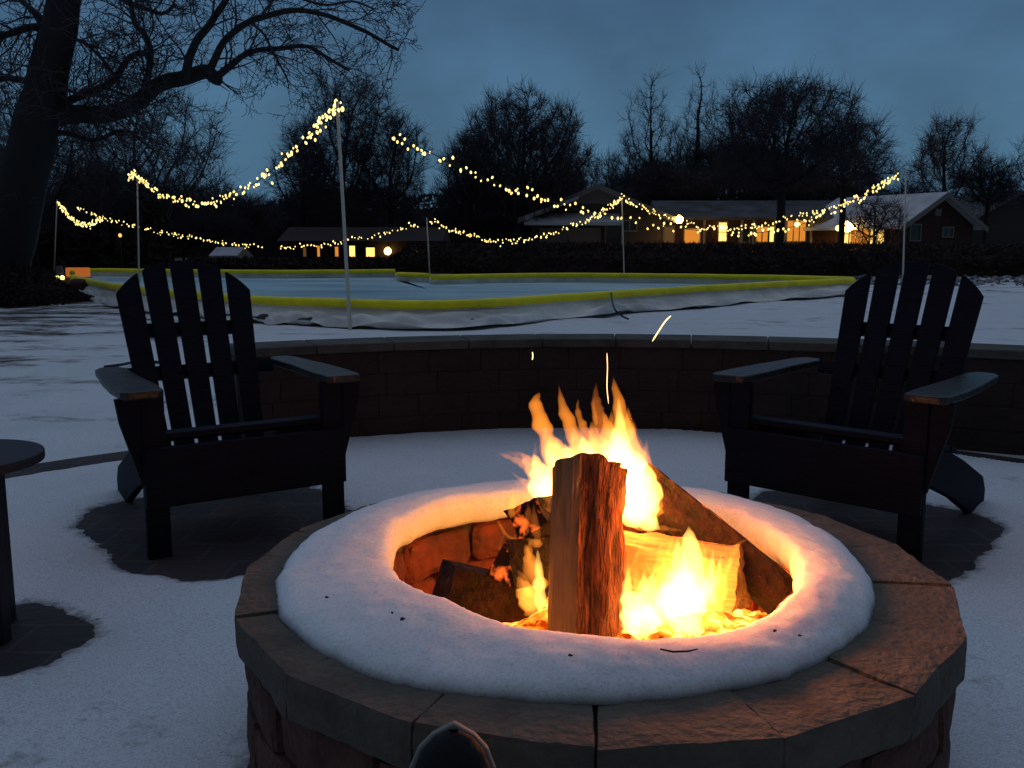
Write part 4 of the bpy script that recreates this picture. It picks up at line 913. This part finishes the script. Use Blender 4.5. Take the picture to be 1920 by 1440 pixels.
limb([(425, -5), (480, -20), (540, -8), (600, 5), (660, 0), (700, 18)], 6, 2, .6)
limb([(60, 260), (110, 250), (170, 262), (220, 245), (260, 250)], 9, 3, .7)
ot.build('trunk', M['bark'], oak, smooth=True); oc.build('crown', M['twig'], oak)
# ------------------------------------------------------------------ hedge and distant woods: masses of small twigs
def thicket(name, path, h, thick, n, s, m, label=None, cat=None, kind=None, seed=1, top=.15):
    rg = np.random.default_rng(seed); P = [Vector(p) for p in path]; cl = [0]
    for i in range(1, len(P)): cl.append(cl[-1] + (P[i] - P[i - 1]).length)
    b = MB(); ss = rg.uniform(0, cl[-1], n)
    for q in ss:
        i = int(np.searchsorted(cl, q)); i = max(1, min(len(P) - 1, i)); p = P[i - 1].lerp(P[i], (q - cl[i - 1]) / (cl[i] - cl[i - 1])); d = (P[i] - P[i - 1]).normalized(); nrm = Vector((-d.y, d.x, 0))
        hh = (h(q) if callable(h) else h) * (1 + top * noise.noise(Vector((q * .6, 0, seed)))); z = hh * rg.random() ** .8; w = thick * math.sqrt(max(.05, 1 - (z / hh) ** 3))
        c = p + nrm * rg.uniform(-w, w) / 2 + Vector((0, 0, z)); a = Vector(rg.normal(0, 1, 3)); a.z = abs(a.z) * 1.3; a.normalize(); u = a.orthogonal().normalized(); k = s * rg.uniform(.5, 1.4)
        b.add([c - u * k * .25, c + u * k * .25, c + a * k], [(0, 1, 2)])
    # a solid twiggy core keeps light from passing
    core = []
    for q in np.linspace(0, cl[-1], max(8, int(cl[-1] / 1.2))):
        i = int(np.searchsorted(cl, q)); i = max(1, min(len(P) - 1, i)); p = P[i - 1].lerp(P[i], (q - cl[i - 1]) / (cl[i] - cl[i - 1])); hh = (h(q) if callable(h) else h) * (.80 + .22 * noise.noise(Vector((q * .6, 0, seed)))); core.append((p, hh))
    n0 = len(b.v); 
    for p, hh in core:
        for dy, z in ((-thick * .35, 0), (-thick * .28, hh * .7), (0, hh), (thick * .28, hh * .7), (thick * .35, 0)): b.v.append((p.x, p.y + dy, z))
    for i in range(len(core) - 1):
        for k in range(4): a = n0 + i * 5 + k; b.f.append((a, a + 5, a + 6, a + 1))
    return tag(b.build(name, m), label, cat, kind=kind)
thicket('hedge', [(-11, 32, 0), (-2, 30.5, 0), (6, 29, 0), (14, 27.5, 0), (24, 25.5, 0)], lambda q: .42 + .52 * max(0, min(1, (q - 7.0) / .8)), 1.4, 26000, .16, M['hedge'], 'long dark clipped hedge between the rink and the houses', 'hedge', seed=3, top=.04)
thicket('distant_woods', [(-50, 62, 0), (-20, 66, 0), (10, 68, 0), (40, 66, 0), (60, 60, 0)], lambda q: 4.0 + .9 * noise.noise(Vector((q * .11, 2, 0))) + .7 * noise.noise(Vector((q * .5, 2, 0))), 5, 45000, .35, M['hedge'], 'dark line of distant woods along the horizon', 'woods', 'stuff', 7, .3)
thicket('brush', [(-30, 33, 0), (-20, 31.5, 0), (-15, 31, 0), (-12, 32.5, 0)], lambda q: 1.6 + .9 * noise.noise(Vector((q * .3, 4, 0))), 2.5, 12000, .3, M['hedge'], 'dark brush under the trees left of the rink', 'brush', 'stuff', 9, .3)
def shrub(c, r, label, m, n=5000, s=.07):
    b = MB(); 
    for i in range(n):
        v = Vector(RNG.normal(0, 1, 3)); v.normalize(); v *= RNG.uniform(.75, 1.05); v.z = abs(v.z); p = Vector((v.x * r[0], v.y * r[1], v.z * r[2])) * (1 + .12 * noise.noise(v * 2.5)); a = (v + Vector(RNG.normal(0, .6, 3))).normalized(); u = a.orthogonal().normalized()
        b.add([p - u * s * .35, p + u * s * .35, p + a * s], [(0, 1, 2)])
    for i in range(7):
        for j in range(16): th = math.pi / 2 * i / 6; a = 2 * math.pi * j / 16; b.v.append((r[0] * .86 * math.cos(th) * math.cos(a), r[1] * .86 * math.cos(th) * math.sin(a), r[2] * .86 * math.sin(th)))
    n0 = len(b.v) - 112; b.f += [(n0 + i * 16 + j, n0 + i * 16 + (j + 1) % 16, n0 + (i + 1) * 16 + (j + 1) % 16, n0 + (i + 1) * 16 + j) for i in range(6) for j in range(16)]
    o = b.build('shrub', m); o.location = c; return tag(o, label, 'shrub')
shrub(on(0, 572, 0), (1.15, .9, .62), 'round dark shrub at the left edge beyond the lawn', M['hedge'])
shrub(on(60, 568, 0) , (1.0, .6, .22), 'low dark shrub hugging the ground at the far left', M['hedge'])
# rubble of dark clods and snow at the foot of the right hedge
b = MB()
for i in range(260):
    px = random.uniform(1590, 1960); c0 = on(px, random.uniform(520, 538), 0); s_ = random.uniform(.04, .11)
    b.box(c0 + Vector((0, 0, s_ * .3)), (s_ * 1.6, s_, s_), Matrix.Rotation(random.uniform(0, 3), 3, Vector((random.random(), random.random(), 1))), .4)
M['clod'] = mat('snowy_clods', (.03, .022, .02), .9, c2=(.40, .40, .42), vscale=1.6)
tag(b.build('garden_rubble', M['clod']), 'dark clods with snow on them at the foot of the right hedge', 'rubble', kind='stuff')
# ------------------------------------------------------------------ houses
def quad(b, pts): b.add(pts, [tuple(range(len(pts)))])
def house(root, O, wd, ln, eave, ridge, rot, wallm, roofm, ov=.5, base=0):
    """gable-ended block: local x across the gable (width wd), local y along the ridge (length ln). O: near gable's middle"""
    c, s = math.cos(rot), math.sin(rot)
    def X(x, y, z): return Vector((O[0] + x * c - y * s, O[1] + x * s + y * c, z)) - root.location
    h = wd / 2; b = MB()
    b.add([X(-h, 0, 0), X(h, 0, 0), X(h, 0, eave), X(0, 0, ridge), X(-h, 0, eave), X(-h, ln, 0), X(h, ln, 0), X(h, ln, eave), X(0, ln, ridge), X(-h, ln, eave)],
          [(0, 1, 2, 3, 4), (9, 8, 7, 6, 5), (0, 4, 9, 5), (1, 6, 7, 2)])
    b.build('wall', wallm, root)
    b = MB(); k = (ridge - eave) / h; t = .14
    for sx in (-1, 1):
        e = sx * (h + ov); ze = eave - k * ov
        q = [X(0, -ov, ridge + .02), X(e, -ov, ze + .02), X(e, ln + ov, ze + .02), X(0, ln + ov, ridge + .02)]; u = [v + Vector((0, 0, t)) for v in q]
        if sx > 0: q, u = q, u
        b.add(q + u, [(0, 3, 2, 1), (4, 5, 6, 7), (0, 1, 5, 4), (1, 2, 6, 5), (2, 3, 7, 6)])
    b.build('roof', roofm, root)
    # barge boards
    b = MB()
    for sx in (-1, 1):
        e = sx * (h + ov); ze = eave - k * ov; q = [X(0, -ov - .03, ridge - .12), X(e, -ov - .03, ze - .12), X(e, -ov - .03, ze + .15), X(0, -ov - .03, ridge + .15)]
        q2 = [X(0, -ov - .004, ridge - .12), X(e, -ov - .004, ze - .12), X(e, -ov - .004, ze + .15), X(0, -ov - .004, ridge + .15)]
        b.add(q + q2, [(0, 1, 2, 3), (7, 6, 5, 4), (0, 4, 5, 1), (3, 2, 6, 7), (1, 5, 6, 2)])
    b.build('barge_board', M['trim'], root)
    return X
def window(root, p, w, h, dirv, m, mull=0, frame=.07, name='window'):
    """p: centre bottom on the wall, dirv: unit vector along the wall; faces the camera side"""
    d = Vector(dirv).normalized(); nrm = Vector((d.y, -d.x, 0)); p = Vector(p) - root.location
    fo = bpy.data.objects.new(name, None)
    b = MB()
    def bar(x0, x1, z0, z1, o0, o1):
        q = [p + d * x + nrm * o + Vector((0, 0, z)) for o in (o0, o1) for x, z in ((x0, z0), (x1, z0), (x1, z1), (x0, z1))]
        b.add(q, [(0, 1, 2, 3), (7, 6, 5, 4), (0, 4, 5, 1), (1, 5, 6, 2), (2, 6, 7, 3), (3, 7, 4, 0)])
    f = frame
    bar(-w / 2 - f, -w / 2, -f, h + f, .0, .07); bar(w / 2, w / 2 + f, -f, h + f, .0, .07); bar(-w / 2, w / 2, -f, 0, 0, .07); bar(-w / 2, w / 2, h, h + f, 0, .07)
    for i in range(mull): x = -w / 2 + w * (i + 1) / (mull + 1); bar(x - .03, x + .03, 0, h, .025, .06)
    fr = b.build(name, M['trim'], root)
    b = MB(); bar_ = [p + d * x + nrm * .03 + Vector((0, 0, z)) for x, z in ((-w / 2, 0), (w / 2, 0), (w / 2, h), (-w / 2, h))]; quad(b, bar_); b.build('pane', m, fr)
    return fr
# left gabled house (dark wide gable facing us)
HF = 50
g1 = empty('gabled_house', (at(1115, 455, HF).x, HF, 0), label='dark gabled house with snow on its wide low roof, left of the long house', cat='house')
O = (at(1118, 455, HF).x, HF); ap = at(1118, 352, HF).z; ev_ = at(990, 408, HF).z
X1 = house(g1, O, (1240 - 1000) / FPX * HF, 9, ev_ + .1, ap, 0, M['siding'], M['roofsnow'], ov=.75)
b = MB(); gl = g1.location
pz0, pz1 = at(1000, 416, HF - 1.5).z, at(1000, 400, HF).z; px0, px1 = at(982, 416, HF).x, at(1160, 416, HF).x
b.add([Vector(v) - gl for v in ((px0, HF - 1.5, pz0), (px1, HF - 1.5, pz0), (px1, HF - .01, pz1), (px0 + 1.2, HF - .01, pz1), (px0, HF - 1.5, pz0 - .16), (px1, HF - 1.5, pz0 - .16), (px1, HF - .01, pz0 - .16), (px0 + 1.2, HF - .01, pz0 - .16))],
      [(0, 1, 2, 3), (4, 7, 6, 5), (0, 4, 5, 1), (1, 5, 6, 2), (2, 6, 7, 3), (3, 7, 4, 0)]); b.build('porch_roof', M['roofsnow'], g1)
b = MB(); aa, bb_ = at(984, 414, HF - 1.0), at(1085, 373, HF - .9)
b.add([v - gl for v in (aa, bb_, bb_ + Vector((0, 0, .16)), aa + Vector((0, 0, .26)), aa + Vector((0, 1.5, 0)), bb_ + Vector((0, 1.5, 0)), bb_ + Vector((0, 1.5, .16)), aa + Vector((0, 1.5, .26)))],
      [(0, 1, 2, 3), (7, 6, 5, 4), (0, 4, 5, 1), (1, 5, 6, 2), (2, 6, 7, 3), (3, 7, 4, 0)]); b.build('roof_snow', M['roofsnow'], g1)
b = MB(); b.add([v - gl for v in (at(1050, 382, HF - .02), at(1192, 382, HF - .02), at(1118, 354, HF - .02))], [(0, 1, 2)]); b.build('gable_panel', M['trim'], g1)
window(g1, at(1040, 452, HF - .01), 1.5, .62, (1, 0, 0), M['blind']); window(g1, at(1095, 452, HF - .01), 1.6, .62, (1, 0, 0), M['blind'])
window(g1, at(1150, 456, HF - .01), .8, 1.0, (1, 0, 0), M['glass']); window(g1, at(1180, 432, HF - .01), .7, .5, (1, 0, 0), M['glass'], 1)
# long house with the lit porch
LF = 52
lh = empty('long_house', (at(1430, 455, LF).x, LF, 0), label='long low house with glowing porch lamps and lit windows behind the hedge', cat='house')
x0, x1 = at(1235, 455, LF).x, at(1690, 455, LF).x; ez = at(1400, 408, LF).z; rz = at(1400, 376, LF + 3).z
lo = lh.location
b = MB(); b.box(Vector(((x0 + x1) / 2, LF + 3, ez / 2)) - lo, (x1 - x0, 6, ez)); b.build('wall', M['brick'], lh)
b = MB(); b.add([Vector(v) - lo for v in ((x0, LF - .6, ez), (x1, LF - .6, ez), (x1, LF + 3, rz), (x0, LF + 3, rz), (x0, LF + 6.5, ez), (x1, LF + 6.5, ez), (x0, LF - .6, ez - .15), (x1, LF - .6, ez - .15))], [(0, 1, 2, 3), (3, 2, 5, 4), (6, 7, 1, 0), (0, 3, 4), (1, 5, 2), (6, 0, 4), (6, 4, 5, 7)])
b.build('roof', M['roofdark'], lh)
X2 = house(lh, (at(1765, 455, 47).x + .3, 48.2), 5.6, 6.2, at(1690, 420, 46).z, at(1790, 366, 48).z, rad(28), M['brick'], M['roofsnow'], ov=.5)
dg = Vector((math.cos(rad(28)), math.sin(rad(28)), 0))
def gp(x, z): p_ = X2(x, -.01, z) + lo; return p_
window(lh, gp(-1.7, 1.15), .7, .75, dg, M['glass']); window(lh, gp(.75, 1.35), .75, .42, dg, M['glass'], 1)
b = MB(); q = X2(-.1, -.05, 2.55); b.box(q, (.3, .08, .35)); b.build('gable_vent', M['trim'], lh)
wy = LF - .01
for px, py, w, h, m, mu in ((1297, 455, .85, .75, M['win_orange'], 0), (1354, 452, .42, 1.0, M['win_yellow'], 0), (1428, 453, .62, .8, M['win_orange'], 1), (1446, 453, .22, .8, M['win_yellow'], 0),
                           (1492, 452, 1.0, 1.1, M['win_orange'], 2), (1252, 453, .6, .8, M['win_dim'], 0), (1395, 453, .5, .8, M['glass'], 0)):
    window(lh, at(px, py, wy), w, h, (1, 0, 0), m, mu)
def wing(px, z, off=0):
    best = min(np.linspace(0, 6.2, 400), key=lambda t: abs(960 + FPX * (lambda v: v.x / (v.y * math.cos(PITCH)))(X2(-2.8, t, z) + lo) - px))
    return X2(-2.8 - off, best, z) + lo
dw = (math.sin(rad(28)), -math.cos(rad(28)), 0)
for px, w, h, m, mu in ((1612, 1.3, .95, M['win_orange'], 2), (1637, .4, .8, M['win_yellow'], 0), (1652, .4, .8, M['win_yellow'], 0), (1590, .45, 1.0, M['win_yellow'], 0)):
    window(lh, wing(px, .95, .01), w, h, dw, m, mu)
def porch_lamp(root, p, r, m, energy=0):
    p = Vector(p); b = MB(); rs = [(0, -1), (.6, -.8), (.95, -.3), (.95, .3), (.6, .8), (0, 1)]
    for rr, z in rs:
        for j in range(10): a = 2 * math.pi * j / 10; b.v.append(tuple(p - root.location + Vector((max(rr, .01) * math.cos(a), max(rr, .01) * math.sin(a), z)) * r))
    b.f = [(i * 10 + j, i * 10 + (j + 1) % 10, (i + 1) * 10 + (j + 1) % 10, (i + 1) * 10 + j) for i in range(5) for j in range(10)]
    o = b.build('porch_lamp', m, root, smooth=True)
    b = MB(); b.box(p - root.location + Vector((0, r * 1.2, r * 1.1)), (r * .8, r * 1.2, r * .4)); b.build('bracket', M['trim'], o)
porch_lamp(g1, at(1274, 412, 49.2), .2, M['lamp']); porch_lamp(lh, wing(1605, 1.82, .66), .26, M['lamp']); porch_lamp(lh, wing(1586, 1.78, .62), .15, M['lamp_small']); porch_lamp(lh, at(1354, 426, LF - .3), .12, M['lamp_small']); porch_lamp(lh, at(1494, 421, LF - .35), .13, M['lamp_small']); porch_lamp(lh, at(1459, 425, LF - .3), .07, M['lamp_small'])
# porch posts and a downspout
for px in (1245, 1320, 1390, 1412, 1470, 1520, 1568, 1660):
    b = MB(); q = at(px, 455, LF - .5); b.box(Vector((q.x, q.y, (ez - .15) / 2)) - lo, (.11, .11, ez - .15)); b.build('porch_post', M['trim'], lh)
# far right gable
g3 = empty('neighbour_house', (at(1890, 455, 60).x, 60, 0), label='dark house gable cut off by the right edge of the view', cat='house')
house(g3, (at(1884, 455, 60).x + .5, 60), 7, 9, 2.3, at(1884, 362, 60).z, rad(5), M['siding'], M['roofdark'], ov=.5)
# far left small house with lit windows
g4 = empty('far_house', (at(680, 470, 40).x, 40, 0), label='far low house with a row of small lit windows on the left', cat='house')
xa, xb = at(545, 470, 40).x, at(810, 470, 40).x; b = MB(); b.box(Vector(((xa + xb) / 2, 42, .55)) - g4.location, (xb - xa, 4, 1.1)); b.build('wall', M['hedge'], g4)
b = MB(); b.add([Vector(v) - g4.location for v in ((xa - .5, 39.6, 1.08), (xb + .5, 39.6, 1.08), (xb + .5, 42, 1.7), (xa - .5, 42, 1.7), (xa - .5, 44.6, 1.08), (xb + .5, 44.6, 1.08))], [(0, 1, 2, 3), (3, 2, 5, 4), (0, 3, 4), (1, 5, 2), (0, 4, 5, 1)]); b.build('roof', M['hedge'], g4)
for px, w, h, m in ((572, .16, .5, M['win_dim']), (598, .14, .6, M['win_orange']), (632, .18, .55, M['win_orange']), (661, .3, .6, M['win_yellow']), (695, .45, .5, M['win_yellow']), (758, .35, .35, M['win_dim']), (779, .35, .35, M['win_dim'])):
    window(g4, at(px, 481, 39.99), w * .8, h * .75, (1, 0, 0), m, 0, .02)
porch_lamp(g4, at(727, 471, 39.8), .16, M['lamp_small'])
# shed roofs with snow left of it
g5 = empty('shed', (at(425, 480, 36).x, 36, 0), label='small shed with a snowy roof beyond the rink behind the left chair', cat='shed')
house(g5, (at(450, 480, 36).x, 36), .9, .75, .46, .68, rad(80), M['siding'], M['roofsnow'], ov=.2)
# lone lamp on the dark trees
g6 = empty('garden_lamp', on(230, 520, 0), label='single small orange lamp on a dark post under the left strings', cat='lamp')
b = MB(); F6 = g6.location.y; tz = at(230, 441, F6).z; b.tube([(0, 0, 0), (0, 0, tz - .06)], .02, 6); b.build('post', M['cord'], g6)
b = MB(); b.tube([(0, 0, tz - .06), (0, 0, tz - .03), (0, 0, tz + .02), (0, 0, tz + .05)], [.02, .05, .05, .02], 8); b.build('lamp_head', emit('lamp_orange', (1, .5, .15), 1.5), g6)
# things at the rink's left corner
M['orange'] = mat('orange_plastic', (.75, .22, .06), .5); 
oc_ = at(146, 508, 23); tote = empty('orange_barrier', (oc_.x, 23, .0), label='glowing orange plastic barrier at the left corner of the rink', cat='barrier')
for i in range(3):
    b = MB(); b.box(((i - 1) * .19, 0, .28), (.16, .2, .22)); o = b.build('panel', emit('orange_glow', (1, .26, .05), .38) if i == 0 else bpy.data.materials['orange_glow'], tote, bevel=.03)  # panels emit on their own, the lit look is put into the material
b = MB(); b.box((0, .03, .08), (.6, .24, .15)); b.build('base', M['orange'], tote, bevel=.02)
b = MB(); b.tube([(-.12, 0, 0), (-.11, 0, 0.1)], .04, 6)
lt = empty('ground_lantern', (at(112, 520, 25).x, 25, 0), label='pair of small ground lanterns glowing at the foot of the leftmost pole', cat='lantern')
for dx in (-.07, .07):
    b = MB(); b.tube([(dx, 0, .0), (dx, 0, .04), (dx, 0, .10), (dx, 0, .13)], [.03, .055, .055, .02], 8); b.build('lamp_glass', M['bulb'], lt)
b = MB(); b.box((0, .02, .28), (.22, .1, .2), None, .3); b.build('cap', M['trim'], lt, bevel=.02)
b = MB(); c0 = on(150, 556, 0)
for i in range(9):
    for j in range(14):
        th = math.pi * i / 8; a = 2 * math.pi * j / 14; v = Vector((.24 * math.sin(th) * math.cos(a), .2 * math.sin(th) * math.sin(a), .17 * math.cos(th) + .16)); v *= 1 + .15 * noise.noise(v * 5); b.v.append(tuple(v))
b.f = [(i * 14 + j, i * 14 + (j + 1) % 14, (i + 1) * 14 + (j + 1) % 14, (i + 1) * 14 + j) for i in range(8) for j in range(14)]
o = b.build('sack', mat('maroon_sack', (.07, .025, .022), .8, .5, 12), smooth=True); o.location = c0; tag(o, 'dark maroon sack on the lawn at the left corner of the rink', 'sack')
cordobj('stick', [on(195, 688, .04), on(225, 684, .045), on(260, 678, .04), on(300, 679, .03)], .012, 'dark stick lying on the snow behind the left chair', 'stick')
